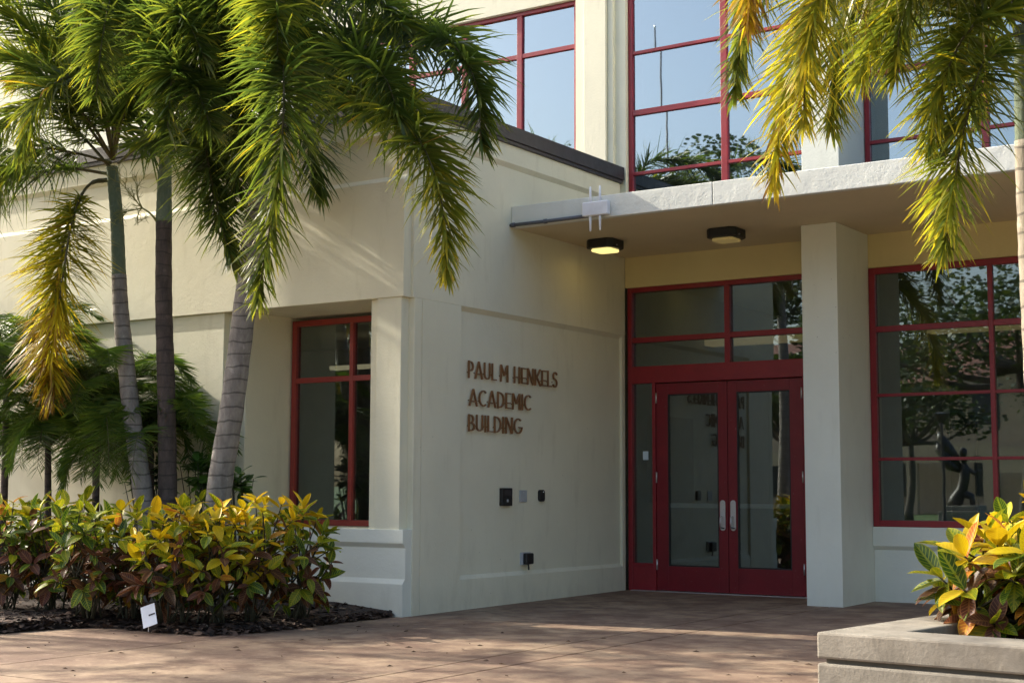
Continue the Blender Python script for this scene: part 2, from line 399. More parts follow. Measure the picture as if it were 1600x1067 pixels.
wbox('pilaster', CREAM, -0.425, -0.33, -3.745, -3.67, 0.70, 2.68)
MB().profile([(-3.60,-0.2), (-3.80,-0.2), (-3.80,0.245), (-3.765,0.285), (-3.765,0.545), (-3.80,0.585), (-3.80,0.70), (-3.60,0.70)], 'x', -12, -0.008).obj('plinth', CREAMW, B, bevel=0.004)
# room behind the left window
MB().box(-4.2, -0.46, -0.5, -0.4, -0.1, 2.67).box(-4.3, -4.2, -2.94, -0.4, -0.1, 2.67).box(-4.2, -0.46, -2.94, -0.5, -0.1, 0.0).obj('interior_wall', INTW, B)
# --- entrance wall
wbox('wall', CREAM_WARMLIT, 0.0, 2.70, 0.0, 0.30, 3.19, 3.52)
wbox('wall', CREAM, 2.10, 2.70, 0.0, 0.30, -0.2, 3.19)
wbox('wall', CREAM_WARMLIT, 2.70, 5.03, 0.0, 0.30, 3.185, 3.52)
wbox('wall', CREAMW, 2.70, 5.03, 0.0, 0.30, -0.2, 0.70)
MB().profile([(0.02,0.485), (0.0,0.485), (-0.035,0.525), (-0.035,0.703), (0.02,0.703)], 'x', 2.701, 5.03).obj('window_sill', CREAMW, B, bevel=0.003)
wbox('wall', CREAM, 5.03, 12, 0.0, 0.30, -0.2, 3.52)
wbox('column', CREAMW, 2.352, 2.699, -0.82, 0.002, -0.2, 3.514)
# --- canopy
for x0, x1 in ((0.002, 2.105), (2.112, 12)):
    MB().profile([(0.0,3.535), (-2.10,3.535), (-2.115,3.51), (-2.19,3.51), (-2.19,3.715), (0.0,3.725)], 'x', x0, x1).obj('canopy', FASCIA, B, bevel=0.006)
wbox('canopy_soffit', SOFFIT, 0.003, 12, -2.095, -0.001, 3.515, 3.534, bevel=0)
ROOFM = concrete('roof_membrane', (0.10, 0.10, 0.105))
wbox('roof', ROOFM, -11.9, -0.30, -3.48, -0.11, 4.332, 4.345, bevel=0)
wbox('canopy_roof', ROOFM, 0.08, 11.9, -2.05, -0.11, 3.727, 3.74, bevel=0)
# --- upper storey
wbox('wall', CREAM, -12, 0.075, -0.10, 0.3, 6.46, 9.0)
wbox('wall', CREAM, -0.555, 0.075, -0.10, 0.3, 3.73, 6.46)
wbox('wall', CREAM, -12, -4.45, -0.10, 0.3, 4.335, 6.46)
wbox('pilaster', CREAM, -0.40, -0.125, -0.185, -0.09, 4.335, 9.0)
wbox('pilaster', CREAM, -0.12, -0.055, -0.15, -0.09, 4.335, 9.0)
wbox('wall', CREAM, 0.075, 12, -0.10, 0.3, 7.9, 9.0)
wbox('column', CREAMW, 2.33, 2.70, -0.72, 0.28, 3.745, 9.0)
wbox('wall', CREAM, 5.03, 12, -0.10, 0.3, 3.727, 7.9)
wbox('wall', CREAM, -4.45, -0.555, -0.06, 0.3, 4.2, 4.5)
# --- rooms behind the glass, closed to the sky
rm = MB()
rm.box(-12, 12, 6.2, 6.3, -0.1, 9).box(-0.5, 12, 0.3, 6.2, 3.42, 3.68).box(-12, 12, 0.3, 6.3, 8.9, 9.0)
rm.box(-0.47, -0.40, 0.0, 6.2, -0.1, 3.42).box(12, 12.1, 0.3, 6.2, -0.1, 9).box(-12.1, -12, 0.3, 6.2, -0.1, 9).box(-12, -0.45, 0.3, 6.3, 4.2, 4.32)
rm.box(2.30, 2.40, 0.30, 3.4, -0.1, 3.42)
rm.obj('interior_wall', INTW, B)
MB().box(-0.45, 12, 0.13, 6.2, -0.1, 0.002).obj('interior_floor', INTF, B)
LIT = emitter('lit_cove', (1.0, 0.76, 0.36), 0.09)
MB().box(-0.3, 2.28, 2.5, 2.72, 2.80, 2.90).obj('light_cove', LIT, B)
MB().box(2.45, 9.0, 2.5, 2.72, 2.80, 2.90).obj('light_cove', LIT, B)
MB().box(-2.75, -1.55, -1.6, -1.48, 2.32, 2.36).obj('light_tube', emitter('lit_tube', (1.0, 0.86, 0.55), 0.2), B)

MB().box(-0.395, -0.36, 1.2, 2.3, 0.9, 1.9).obj('notice_board', paint('board', (0.20, 0.19, 0.17), 0.7), B)
MB().box(0.9, 1.9, 6.1, 6.19, 0.002, 2.1).obj('interior_door', paint('interior_door', (0.16, 0.10, 0.07), 0.5), B)
MB().box(3.2, 4.6, 5.2, 5.9, 0.0, 0.75).obj('interior_counter', paint('counter', (0.30, 0.25, 0.19), 0.5), B, bevel=0.01)
def window(x0, x1, z0, z1, Y, mulls, bars, frame, gl, fw=0.05, dep=0.07, thin=0.045):
    """outer frame > mullions, bars, panes"""
    mulls = sorted(mulls); bars = sorted(bars); f = MB()
    f.box(x0, x0+fw, Y, Y+dep, z0, z1).box(x1-fw, x1, Y, Y+dep, z0, z1).box(x0+fw, x1-fw, Y, Y+dep, z1-fw, z1).box(x0+fw, x1-fw, Y, Y+dep, z0, z0+fw)
    w = f.obj('window', frame, B, bevel=0.004)
    xs = [x0+fw] + [v for mm in mulls for v in (mm-thin/2, mm+thin/2)] + [x1-fw]
    for mm in mulls: MB().box(mm-thin/2, mm+thin/2, Y+0.003, Y+dep-0.002, z0+fw, z1-fw).obj('mullion', frame, w, bevel=0.004)
    for i in range(0, len(xs), 2):
        a, b = xs[i], xs[i+1]
        zs = [z0+fw] + [v for (bz, bt) in bars for v in (bz-bt/2, bz+bt/2)] + [z1-fw]
        for bz, bt in bars: MB().box(a, b, Y+0.006, Y+dep-0.004, bz-bt/2, bz+bt/2).obj('glazing_bar', frame, w, bevel=0.003)
        for k in range(0, len(zs), 2):
            pn = MB().box(a-0.004, b+0.004, Y+0.034, Y+0.042, zs[k]-0.004, zs[k+1]+0.004)
            tx, tz = random.uniform(-0.005, 0.005), random.uniform(-0.004, 0.004)      # each pane sits a little out of true
            pn.v = [(x, y + tx*(x-(a+b)/2) + tz*(z-(zs[k]+zs[k+1])/2), z) for x, y, z in pn.v]
            pn.obj('pane', gl, w)
    return w
REDW = paint('brick_red_frame', (0.30, 0.038, 0.028), 0.42, 0.2)
w = window(-1.93, -0.455, 0.70, 2.645, -3.10, [-1.19], [(2.07, 0.05)], REDW, GLASS_LO, 0.055); w['label'] = 'two light red window in the recess of the left wing'
w = window(2.705, 5.02, 0.705, 3.18, -0.02, [3.862], [(2.585, 0.055), (1.95, 0.03), (1.342, 0.03)], RED, GLASS_LO, 0.06); w['label'] = 'large red gridded window right of the column'
w = window(-4.44, -0.56, 4.50, 6.455, -0.05, [-1.335, -2.11, -2.885, -3.66], [(5.94, 0.05)], RED, GLASS_UP, 0.045, thin=0.07); w['label'] = 'upper red window above the wing roof'
w = window(0.08, 2.328, 3.74, 7.9, -0.05, [1.205], [(7.05, 0.05), (5.735, 0.035), (5.075, 0.06), (4.41, 0.035)], RED, GLASS_UP, 0.05, thin=0.07); w['label'] = 'tall red upper window above the canopy'
w = window(2.71, 5.02, 3.74, 7.9, -0.05, [3.87], [(7.05, 0.05), (5.735, 0.035), (5.10, 0.06), (4.41, 0.035)], RED, GLASS_UP, 0.05, thin=0.07); w['label'] = 'upper red window behind the hanging palm fronds on the right'

# --- entrance: frame, sidelight, transom lights and two door leaves
Y0 = 0.03
f = MB()
f.box(0.012, 0.062, Y0, Y0+0.11, 0, 3.19).box(2.04, 2.10, Y0, Y0+0.11, 0, 3.19).box(0.062, 2.04, Y0, Y0+0.11, 3.14, 3.19)
f.box(0.062, 2.04, Y0-0.006, Y0+0.112, 2.165, 2.345)
ent = f.obj('entrance_frame', RED, B, bevel=0.004)
MB().box(1.145, 1.205, Y0+0.003, Y0+0.10, 2.345, 3.14).obj('mullion', RED, ent, bevel=0.004)
for a, b in ((0.062, 1.145), (1.205, 2.04)):
    MB().box(a, b, Y0+0.006, Y0+0.10, 2.60, 2.655).obj('transom_bar', RED, ent, bevel=0.003)
    for z0, z1 in ((2.341, 2.604), (2.651, 3.144)): MB().box(a-0.004, b+0.004, Y0+0.045, Y0+0.053, z0, z1).obj('pane', GLASS_LO, ent)
MB().box(0.30, 0.338, Y0+0.004, Y0+0.104, 0, 2.165).obj('jamb', RED, ent, bevel=0.003)
MB().box(1.985, 2.04, Y0+0.004, Y0+0.104, 0, 2.165).obj('jamb', RED, ent, bevel=0.003)
MB().box(0.062, 0.30, Y0+0.006, Y0+0.10, 0.008, 0.26).obj('kick_panel', RED, ent, bevel=0.003)
MB().box(0.062, 0.30, Y0+0.003, Y0+0.10, 0.245, 0.285).obj('transom_bar', RED, ent, bevel=0.003)
sl = MB().box(0.058, 0.304, Y0+0.045, Y0+0.053, 0.28, 2.169).obj('sidelight_pane', GLASS_LO, ent)
MB().box(0.062, 2.04, Y0-0.05, Y0+0.10, -0.004, 0.008).obj('threshold', STEEL, ent)
MB().box(0.17, 0.235, Y0+0.038, Y0+0.041, 1.36, 1.45).obj('sticker', paint('pale_blue_paper', (0.55, 0.66, 0.72), 0.6), ent)
def door(x0, x1, hinge):
    d = MB(); s0, s1 = 0.125, 0.098
    if hinge < 0: gx0, gx1 = x0+0.135, x1-0.10
    else: gx0, gx1 = x0+0.10, x1-0.135
    ya, yb = Y0+0.012, Y0+0.058
    d.box(x0, gx0, ya, yb, 0.012, 2.155).box(gx1, x1, ya, yb, 0.012, 2.155).box(gx0, gx1, ya, yb, 2.04, 2.155).box(gx0, gx1, ya, yb, 0.012, 0.262)
    L = d.obj('door', REDD, B, bevel=0.003); L['label'] = 'dark red glazed door leaf hinged on the %s' % ('left' if hinge < 0 else 'right')
    MB().box(gx0-0.004, gx1+0.004, Y0+0.031, Y0+0.039, 0.258, 2.044).obj('pane', GLASS_LO, L)
    bead = MB(); b = 0.014
    bead.box(gx0, gx0+b, ya+0.006, ya+0.018, 0.262, 2.04).box(gx1-b, gx1, ya+0.006, ya+0.018, 0.262, 2.04).box(gx0+b, gx1-b, ya+0.006, ya+0.018, 2.04-b, 2.04).box(gx0+b, gx1-b, ya+0.006, ya+0.018, 0.262, 0.262+b)
    bead.obj('glazing_bead', BLACK, L)
    MB().box(gx0-0.05, gx1+0.06, Y0+0.062, Y0+0.10, 0.862, 0.908).obj('push_bar', PUSH, L, bevel=0.006)
    hx = (x1-0.055) if hinge < 0 else (x0+0.055)
    h = MB(); pts = []
    for k in range(10):
        a = math.pi*k/9; pts.append((hx-0.029*math.cos(a), 0.915+0.029*math.sin(a)))
    for k in range(10):
        a = math.pi*k/9; pts.append((hx+0.029*math.cos(a), 0.665-0.0+0.0-0.029*math.sin(a)))
    h.profile([(p, q) for p, q in pts], 'y', ya-0.012, ya-0.0005)
    hd = h.obj('handle', STEEL, L, bevel=0.002)
    MB().tube([(hx-0.008, ya-0.012, 0.78), (hx-0.008, ya-0.045, 0.775), (hx-0.008, ya-0.05, 0.72), (hx-0.008, ya-0.045, 0.672), (hx-0.008, ya-0.012, 0.667)], 0.008, 8).obj('grip', STEEL, hd, smooth=True)
    MB().box(hx-0.02, hx+0.02, ya-0.014, ya-0.010, 0.655, 0.667).obj('slot', BLACK, hd)
    if hinge < 0: MB().tube([(hx, ya-0.010, 0.85), (hx, ya-0.02, 0.85)], 0.012, 12).obj('lock', STEEL, hd)
    hxx = x0+0.004 if hinge < 0 else x1-0.004
    for z in (0.22, 1.12, 1.95):
        MB().tube([(hxx, ya-0.006, z), (hxx, ya-0.006, z+0.11)], 0.009, 8).obj('hinge', STEEL, L, smooth=True)
door(0.345, 1.160, -1)
door(1.166, 1.980, 1)

# ------------------------------------------------------------------ bronze name lettering
def arc(cx, cy, rx, ry, a0, a1, n=10):
    return [(cx+rx*math.cos(R(a0+(a1-a0)*i/n)), cy+ry*math.sin(R(a0+(a1-a0)*i/n))) for i in range(n+1)]
G = {  # width, strokes in a cell of height 1
 'P': (0.46, [[(0.07,0),(0.07,1)], [(0.07,0.93)]+arc(0.2,0.68,0.2,0.25,90,-90)+[(0.07,0.43)]]),
 'A': (0.66, [[(0.05,0),(0.33,1.0)], [(0.33,1.0),(0.61,0)], [(0.14,0.27),(0.52,0.27)]]),
 'U': (0.56, [[(0.07,1),(0.07,0.3)]+arc(0.28,0.29,0.21,0.22,180,360)+[(0.49,0.3),(0.49,1)]]),
 'L': (0.42, [[(0.07,1),(0.07,0.06),(0.42,0.06)]]),
 'M': (0.70, [[(0.07,0),(0.09,1)], [(0.09,0.97),(0.35,0.36)], [(0.35,0.36),(0.61,0.97)], [(0.61,1),(0.63,0)]]),
 'H': (0.56, [[(0.07,0),(0.07,1)], [(0.49,0),(0.49,1)], [(0.07,0.36),(0.49,0.36)]]),
 'E': (0.46, [[(0.46,0.06),(0.07,0.06),(0.07,0.94),(0.46,0.94)], [(0.07,0.36),(0.40,0.36)]]),
 'N': (0.60, [[(0.07,0),(0.07,1)], [(0.08,0.98),(0.52,0.02)], [(0.53,0),(0.53,1)]]),
 'K': (0.54, [[(0.07,0),(0.07,1)], [(0.10,0.36),(0.50,1)], [(0.20,0.5),(0.53,0)]]),
 'S': (0.46, [arc(0.24,0.73,0.17,0.21,20,250,12)+arc(0.22,0.28,0.18,0.23,75,-160,12)]),
 'C': (0.62, [arc(0.36,0.5,0.30,0.44,50,310,18)]),
 'D': (0.58, [[(0.07,0.0),(0.07,1.0)], [(0.07,0.94)]+arc(0.16,0.5,0.36,0.44,90,-90,14)+[(0.07,0.06)]]),
 'I': (0.14, [[(0.07,0),(0.07,1)]]),
 'B': (0.50, [[(0.07,0),(0.07,1)], [(0.07,0.94)]+arc(0.2,0.72,0.17,0.22,90,-90)+[(0.07,0.50)], [(0.07,0.501)]+arc(0.2,0.28,0.25,0.22,90,-90)+[(0.07,0.06)]]),
 'G': (0.64, [arc(0.36,0.5,0.30,0.44,50,345,18)+[(0.65,0.42),(0.40,0.42)]]),
}
def ribbon(mb, pl, hw, d0, d1, mp):
    k = len(pl); Lp = []; Rp = []
    for i in range(k):
        p = Vector(pl[i]); a = Vector(pl[max(i-1,0)]); b = Vector(pl[min(i+1,k-1)])
        if 0 < i < k-1:
            t1 = (p-a).normalized(); t2 = (b-p).normalized(); n1 = Vector((-t1.y,t1.x)); n2 = Vector((-t2.y,t2.x))
            n = (n1+n2); n = n.normalized()/max(0.5, n.normalized().dot(n1))
        else:
            t1 = (b-a).normalized(); n = Vector((-t1.y,t1.x))
        Lp.append(p+n*hw); Rp.append(p-n*hw)
    base = len(mb.v)
    for i in range(k):
        for q in (Lp[i], Rp[i]):
            for d in (d0, d1): mb.v.append(mp(q.x, q.y, d))
    for i in range(k-1):
        a = base+i*4; b = a+4
        mb.f += [(a, a+2, b+2, b), (a+1, b+1, b+3, a+3), (a, b, b+1, a+1), (a+2, a+3, b+3, b+2)]
    mb.f += [(base, base+1, base+3, base+2), (base+4*k-4, base+4*k-2, base+4*k-1, base+4*k-3)]
sign = thing('name_lettering', 'raised bronze letters reading PAUL M HENKELS ACADEMIC BUILDING on the cream wall', 'lettering', (-0.035, -2.86, 1.57))
def text_line(txt, ya, yb, z0, h):
    gap = 0.085; wid = 0; cells = []
    for ch in txt:
        if ch == ' ': wid += 0.22 if cells[-1][0] == 'L' else 0.40; continue
        cells.append((ch, wid)); wid += G[ch][0] + gap
    wid -= gap; sc = (yb-ya)/wid
    for ch, u0 in cells:
        mb = MB()
        for si, st in enumerate(G[ch][1]):
            mp = lambda u, v, d: (d, ya+(u0+u)*sc, z0+v*h)
            pl = [(x, y) for x, y in st]
            ribbon(mb, pl, 0.035, -0.020, -0.004+0.0012*si, mp)
        # face plate standing off the wall on short pins
        mb.box(-0.036, -0.02, ya+(u0+0.065)*sc, ya+(u0+0.075)*sc, z0+h*0.3, z0+h*0.36)
        mb.obj('letter', BRONZE, sign)
text_line('PAUL M HENKELS', -2.868, -1.345, 2.04, 0.160)
text_line('ACADEMIC', -2.850, -1.816, 1.79, 0.155)
text_line('BUILDING', -2.862, -1.985, 1.56, 0.155)

# ------------------------------------------------------------------ small things on the wall
PX = -0.035
t = thing('intercom_box', 'black rectangular intercom box on the wall below the lettering', 'intercom', (PX, -2.24, 0.90))
MB().box(PX, PX+0.035, -2.324, -2.152, 0.89, 1.055).obj('housing', BLACK, t, bevel=0.006)
MB().box(PX+0.035, PX+0.038, -2.30, -2.176, 0.985, 1.035).obj('speaker_grille', CAP, t)
MB().box(PX+0.035, PX+0.04, -2.25, -2.225, 0.925, 0.95).obj('button', GREYP, t, bevel=0.002)
t = thing('blank_plate', 'small light grey blank plate between intercom box and card reader', 'wall plate', (PX, -1.93, 0.93))
MB().box(PX, PX+0.012, -1.99, -1.868, 0.925, 1.035).obj('plate', GREYP, t, bevel=0.003)
for z in (0.945, 1.015): MB().tube([(PX+0.011, -1.929, z), (PX+0.014, -1.929, z)], 0.005, 8).obj('screw', STEEL, t)
t = thing('card_reader', 'small black rounded card reader nearest the door', 'card reader', (PX, -1.62, 0.93))
pts = arc(-1.6365, 1.012, 0.0285, 0.0285, 90, 180, 5)+arc(-1.6365, 0.9575, 0.0285, 0.0285, 180, 270, 5)+arc(-1.6015, 0.9575, 0.0285, 0.0285, 270, 360, 5)+arc(-1.6015, 1.012, 0.0285, 0.0285, 0, 90, 5)
MB().profile(pts, 'x', PX, PX+0.028).obj('body', BLACK, t, bevel=0.004)
MB().tube([(PX+0.027, -1.605, 1.02), (PX+0.030, -1.605, 1.02)], 0.004, 8).obj('indicator', emitter('indicator', (0.8, 0.85, 0.9), 0.3), t)
t = thing('outlet_box', 'grey weatherproof outlet box low on the cream wall', 'outlet', (PX, -1.90, 0.33))
MB().box(PX, PX+0.03, -1.975, -1.83, 0.335, 0.452).obj('back_box', GREYP, t, bevel=0.004)
MB().box(PX+0.03, PX+0.075, -1.965, -1.84, 0.342, 0.446).obj('bubble_cover', BLACK, t, bevel=0.012)
MB().tube([(PX+0.045, -1.90, 0.345), (PX+0.05, -1.895, 0.31), (PX+0.045, -1.89, 0.29)], 0.008, 6).obj('cord_port', BLACK, t)

# wireless access point and conduit on the canopy edge
t = thing('wireless_access_point', 'white box with four thin antennas fixed to the canopy edge', 'access point', (0.93, -2.19, 3.5))
a0 = at(909, 330, -2.26); a1 = at(949, 330, -2.26)
MB().box(a0.x, a1.x, -2.26, -2.205, 3.525, 3.655).obj('housing', WHITEP, t, bevel=0.01)
MB().box(a0.x+0.06, a1.x-0.06, -2.205, -2.19, 3.55, 3.63).obj('bracket', GREYP, t)
for px_ in (922.5, 937.5):
    x = at(px_, 330, -2.235).x
    MB().tube([(x, -2.235, 3.655), (x, -2.235, 3.69), (x, -2.235, 3.795), (x, -2.235, 3.80)], [0.013, 0.012, 0.009, 0.004], 10).obj('antenna', WHITEP, t, smooth=True)
    MB().tube([(x, -2.235, 3.525), (x, -2.235, 3.49), (x, -2.235, 3.39), (x, -2.235, 3.385)], [0.013, 0.012, 0.009, 0.004], 10).obj('antenna', WHITEP, t, smooth=True)
t = thing('conduit', 'grey conduit pipe along the lower edge of the canopy up to the white box', 'pipe', (0.0, -2.21, 3.53))
MB().tube([(-0.03, -2.208, 3.533), (0.4, -2.208, 3.533), (a0.x+0.03, -2.208, 3.537)], 0.017, 10).obj('pipe', CONDUIT, t, smooth=True)
for x in (0.02, 0.38): MB().tube([(x, -2.208, 3.533), (x+0.03, -2.208, 3.533)], 0.023, 10).obj('clamp', CONDUIT, t, smooth=True)

def canopy_light(x, y, label, lens, lamp):
    t = thing('canopy_light', label, 'ceiling light', (x, y, 3.515), 'lights under the canopy')
    a, c = 0.155, 0.05
    oct_ = [(x-a+c, y-a), (x+a-c, y-a), (x+a, y-a+c), (x+a, y+a-c), (x+a-c, y+a), (x-a+c, y+a), (x-a, y+a-c), (x-a, y-a+c)]
    MB().profile(oct_, 'z', 3.425, 3.515).obj('housing', BLACK, t, bevel=0.012)
    b = 0.112
    MB().profile([(x-b+0.03, y-b), (x+b-0.03, y-b), (x+b, y-b+0.03), (x+b, y+b-0.03), (x+b-0.03, y+b), (x-b+0.03, y+b), (x-b, y+b-0.03), (x-b, y-b+0.03)], 'z', 3.398, 3.424).obj('lens', lens, t, bevel=0.006)
    MB().tube([(x+a-0.005, y-0.05, 3.45), (x+a+0.012, y-0.05, 3.45)], 0.007, 8).obj('screw', STEEL, t)
    if lamp:
        l = bpy.data.lights.new('canopy_lamp', 'AREA'); l.shape = 'DISK'; l.size = 0.2; l.energy = lamp; l.color = (1.0, 0.66, 0.16); l.spread = R(180)
        lo = bpy.data.objects.new('canopy_lamp', l); COL.objects.link(lo); lo.parent = t; lo.location = (0, 0, -0.125)
lit = emitter('lit_lens', (1.0, 0.82, 0.30), 0.42)
dim = emitter('dim_lens', (0.55, 0.42, 0.16), 0.07)
canopy_light(0.39, -1.09, 'black canopy light with glowing yellow lens near the lettered wall', lit, 0.14)
canopy_light(1.67, -1.00, 'black canopy light with dim lens nearer the column', dim, 0.25)

# ------------------------------------------------------------------ planting bed
edge_px = [(640, 962), (600, 964), (560, 967), (520, 972), (480, 977), (440, 982), (400, 986), (330, 991), (250, 986), (190, 980), (150, 978), (80, 980), (0, 986), (-90, 992)]
edge = [atZ(x, y, -0.03) for x, y in edge_px] + [Vector((-6.0, -7.4, 0)), Vector((-12, -7.6, 0))]
edge[0] = Vector((-0.30, -3.81, 0)); edge[1] = Vector((-0.30, -3.95, 0))
bed = MB(); rows = 7
for e in edge:
    for k in range(rows):
        f = k/(rows-1); y = e.y*(1-f) + (-3.78)*f; x = e.x - (0.9*f if e.x > -5 and e.x < -0.05 else 0)*0
        bed.v.append((x, y, gz(e.y)*(1-f) + 0.004 + 0.07*math.sin(min(1, abs(y-e.y)/0.5)*math.pi/2)*min(1, max(0, -x-0.05)/0.5) + random.uniform(-0.006, 0.006)*(f > 0)))
for i in range(len(edge)-1):
    for k in range(rows-1):
        a = i*rows+k; bed.f.append((a, a+1, a+rows+1, a+rows))
bedo = bed.obj('mulch_bed', SOIL); bedo['kind'] = 'structure'
ch = MB(); EW = [(edge[q+1]-edge[q]).length+0.15 for q in range(len(edge)-2)]
for i in range(11000):
    j = random.choices(range(len(edge)-2), EW)[0]; f = random.random()
    e = edge[j].lerp(edge[j+1], f); k = random.random()**1.3
    y = e.y*(1-k) + (-3.8)*k - random.uniform(-0.02, 0.05); x = e.x + random.uniform(-0.05, 0.05)
    z = gz(y) + 0.012 + 0.07*math.sin(min(1, abs(y-e.y)/0.5)*math.pi/2)*min(1, max(0, -x-0.05)/0.5)
    l = random.uniform(0.012, 0.05); w_ = l*random.uniform(0.2, 0.7); h = 0.004
    M = Matrix.Translation((x, y, z)) @ Matrix.Rotation(random.uniform(0, 6.28), 4, 'Z') @ Matrix.Rotation(random.gauss(0, 0.35), 4, 'X') @ Matrix.Rotation(random.gauss(0, 0.3), 4, 'Y')
    n = len(ch.v); g = min(1, max(0, random.gauss(0.45, 0.25)))
    for p in ((-l,-w_*0.6,0),(0,-w_,h),(l,-w_*0.4,0),(l*0.9,w_*0.6,0),(0,w_,h),(-l,w_*0.3,0)): ch.v.append(tuple(M @ Vector(p)))
    ch.f += [(n, n+1, n+4, n+5), (n+1, n+2, n+3, n+4)]; ch.a += [g]*6
cho = ch.obj('bark_mulch', CHIP, recalc=False); cho['kind'] = 'stuff'; cho['label'] = 'dark brown bark mulch and dead leaves covering the planting bed'; cho['category'] = 'mulch'

# ------------------------------------------------------------------ palms
def catmull(P, n):
    P = [Vector(p) for p in P]; Q = [P[0]*2-P[1]] + P + [P[-1]*2-P[-2]]
    out = []; segs = len(P)-1
    for i in range(n+1):
        u = i/n*segs; k = min(int(u), segs-1); t = u-k
        a, b, c, d = Q[k:k+4]
        out.append(0.5*((2*b) + (c-a)*t + (2*a-5*b+4*c-d)*t*t + (3*b-a-3*c+d)*t**3))
    return out
def frond(parent, pts, rng, leaf=0.38, dens=190, width=0.012, age=0.25, tipage=None, planar=False, bare=0.16, rr=0.016, droop=0.75, mat=None, spread=0.09, name='frond'):
    C = catmull(pts, 36); D = [0]
    for i in range(36): D.append(D[-1] + (C[i+1]-C[i]).length)
    L = D[-1]
    def pos(s):
        x = s*L; k = 0
        while k < 35 and D[k+1] < x: k += 1
        f = (x-D[k])/max(1e-6, D[k+1]-D[k]); return C[k].lerp(C[k+1], f), (C[k+1]-C[k]).normalized()
    tipage = age if tipage is None else tipage
    ra = MB(); ra.tube(C[::2], [rr*(1-0.82*i/18) for i in range(19)], 6)
    ro = ra.obj(name, PETIOLE, parent, smooth=True)
    lv = MB(); n = int(dens*L*(1-bare))
    for i in range(n):
        s = bare + (1-bare)*(i+rng.random())/n; s = min(s, 0.999)
        p, t = pos(s); q = (s-bare)/(1-bare)
        prof = min(1, 0.45+3.2*q) * (1 - 0.62*max(0, (q-0.55)/0.45)**1.6)
        ln = leaf*prof*rng.uniform(0.62, 1.15)
        side = t.cross(Vector((0, 0, 1)))
        if side.length < 0.05: side = Vector((1, 0, 0))
        side.normalize(); nrm = side.cross(t).normalized()
        if planar:
            sg = 1 if i % 2 else -1; rad = (side*sg + nrm*rng.uniform(-0.05, 0.35)).normalized()
        else:
            an = (0 if rng.random() < 0.5 else math.pi) + rng.gauss(0, 0.62); rad = side*math.cos(an) + nrm*math.sin(an)
        al = R(rng.gauss(78 - 36*q, 11))
        d = (t*math.cos(al) + rad*math.sin(al)).normalized()
        wv = d.cross(rad); 
        wv = (wv.normalized() + rad*rng.uniform(-0.5, 0.5)).normalized() if wv.length > 1e-3 else side
        wd = width*rng.uniform(0.75, 1.25); g = age + (tipage-age)*q + rng.gauss(0, spread)
        if rng.random() < 0.012: g += 0.3
        g = min(0.98, max(0.02, g))
        b = len(lv.v); x = p.copy(); dd = d.copy(); SEG = 4; wp = (0.45, 1.0, 0.95, 0.6)
        for k in range(SEG):
            lv.v += [tuple(x - wv*wd*wp[k]), tuple(x + wv*wd*wp[k])]
            ag = min(0.99, g + (0.10 if k == SEG-1 else 0)); lv.a += [ag, ag]
            x = x + dd*(ln/SEG); dd = (dd + Vector((0, 0, -1))*droop*0.30*(k+1)/SEG).normalized()
        lv.v.append(tuple(x)); lv.a.append(min(1, g+0.14 + (0.25 if rng.random() < 0.12 else 0)))
        for k in range(SEG-1): lv.f.append((b+2*k, b+2*k+1, b+2*k+3, b+2*k+2))
        lv.f.append((b+2*SEG-2, b+2*SEG-1, b+2*SEG))
    lv.obj('leaflets', mat or PALM, ro, recalc=False)
    return ro
def trunk(parent, pts, r0, r1, mat, flare=1.25, name='trunk'):
    C = catmull(pts, 40); n = len(C)
    rad = [(r0 + (r1-r0)*i/(n-1))*(1+(flare-1)*max(0, 1-i/6)) for i in range(n)]
    rad = [r*(1+0.025*math.sin(i*2.1)) for i, r in enumerate(rad)]
    o = MB().tube([p - Vector(C[0]) for p in C], rad, 16).obj(name, mat, None, smooth=True)
    o.parent = parent; o.location = Vector(C[0]) - parent.location
    return o
def P(lst, Y0_=None):
    return [at(x, y, Y) for x, y, Y in lst]

rng = random.Random(11)
# palm with the yellow hanging frond
b1 = at(232, 880, -4.6); b1.z = 0.0
p1 = thing('foxtail_palm', 'slim grey palm with a yellowing frond hanging low, leftmost of the three trunks', 'palm tree', b1, 'foxtail palms in the bed by the wing')
trunk(p1, [b1, at(226, 800, -4.6), at(205, 640, -4.6), at(190, 500, -4.6), at(186, 430, -4.6)], 0.092, 0.066, BARK_GREY)
trunk(p1, [at(186, 432, -4.6), at(183, 350, -4.6), at(178, 290, -4.6), at(175, 262, -4.6)], 0.064, 0.052, SHAFT, 1.0, 'crownshaft')
F1 = [([(172,280,-4.6),(140,288,-4.75),(108,345,-4.95),(88,450,-5.1),(72,560,-5.1),(78,630,-5.05)], 0.56, 0.86),
      ([(170,272,-4.6),(90,262,-4.8),(0,275,-5.0),(-90,330,-5.1)], 0.25, 0.3),
      ([(172,262,-4.6),(130,215,-4.7),(70,165,-4.9),(5,200,-5.2),(-40,300,-5.4)], 0.32, 0.5),
      ([(175,250,-4.6),(165,180,-4.5),(130,95,-4.6),(75,70,-4.7),(20,130,-4.9)], 0.42, 0.68),
      ([(178,250,-4.6),(182,150,-4.8),(188,30,-5.0),(176,-10,-5.35),(160,60,-5.7),(150,150,-5.85)], 0.32, 0.4),
      ([(185,255,-4.6),(225,225,-4.75),(285,200,-4.9),(325,245,-5.0),(335,350,-5.1)], 0.30, 0.35),
      ([(180,240,-4.6),(200,120,-4.5),(245,25,-4.5),(310,5,-4.6),(360,70,-4.7),(372,165,-4.75)], 0.26, 0.34),
      ([(176,245,-4.6),(150,140,-4.7),(95,30,-5.0),(20,-20,-5.3),(-60,20,-5.6)], 0.28, 0.4)]
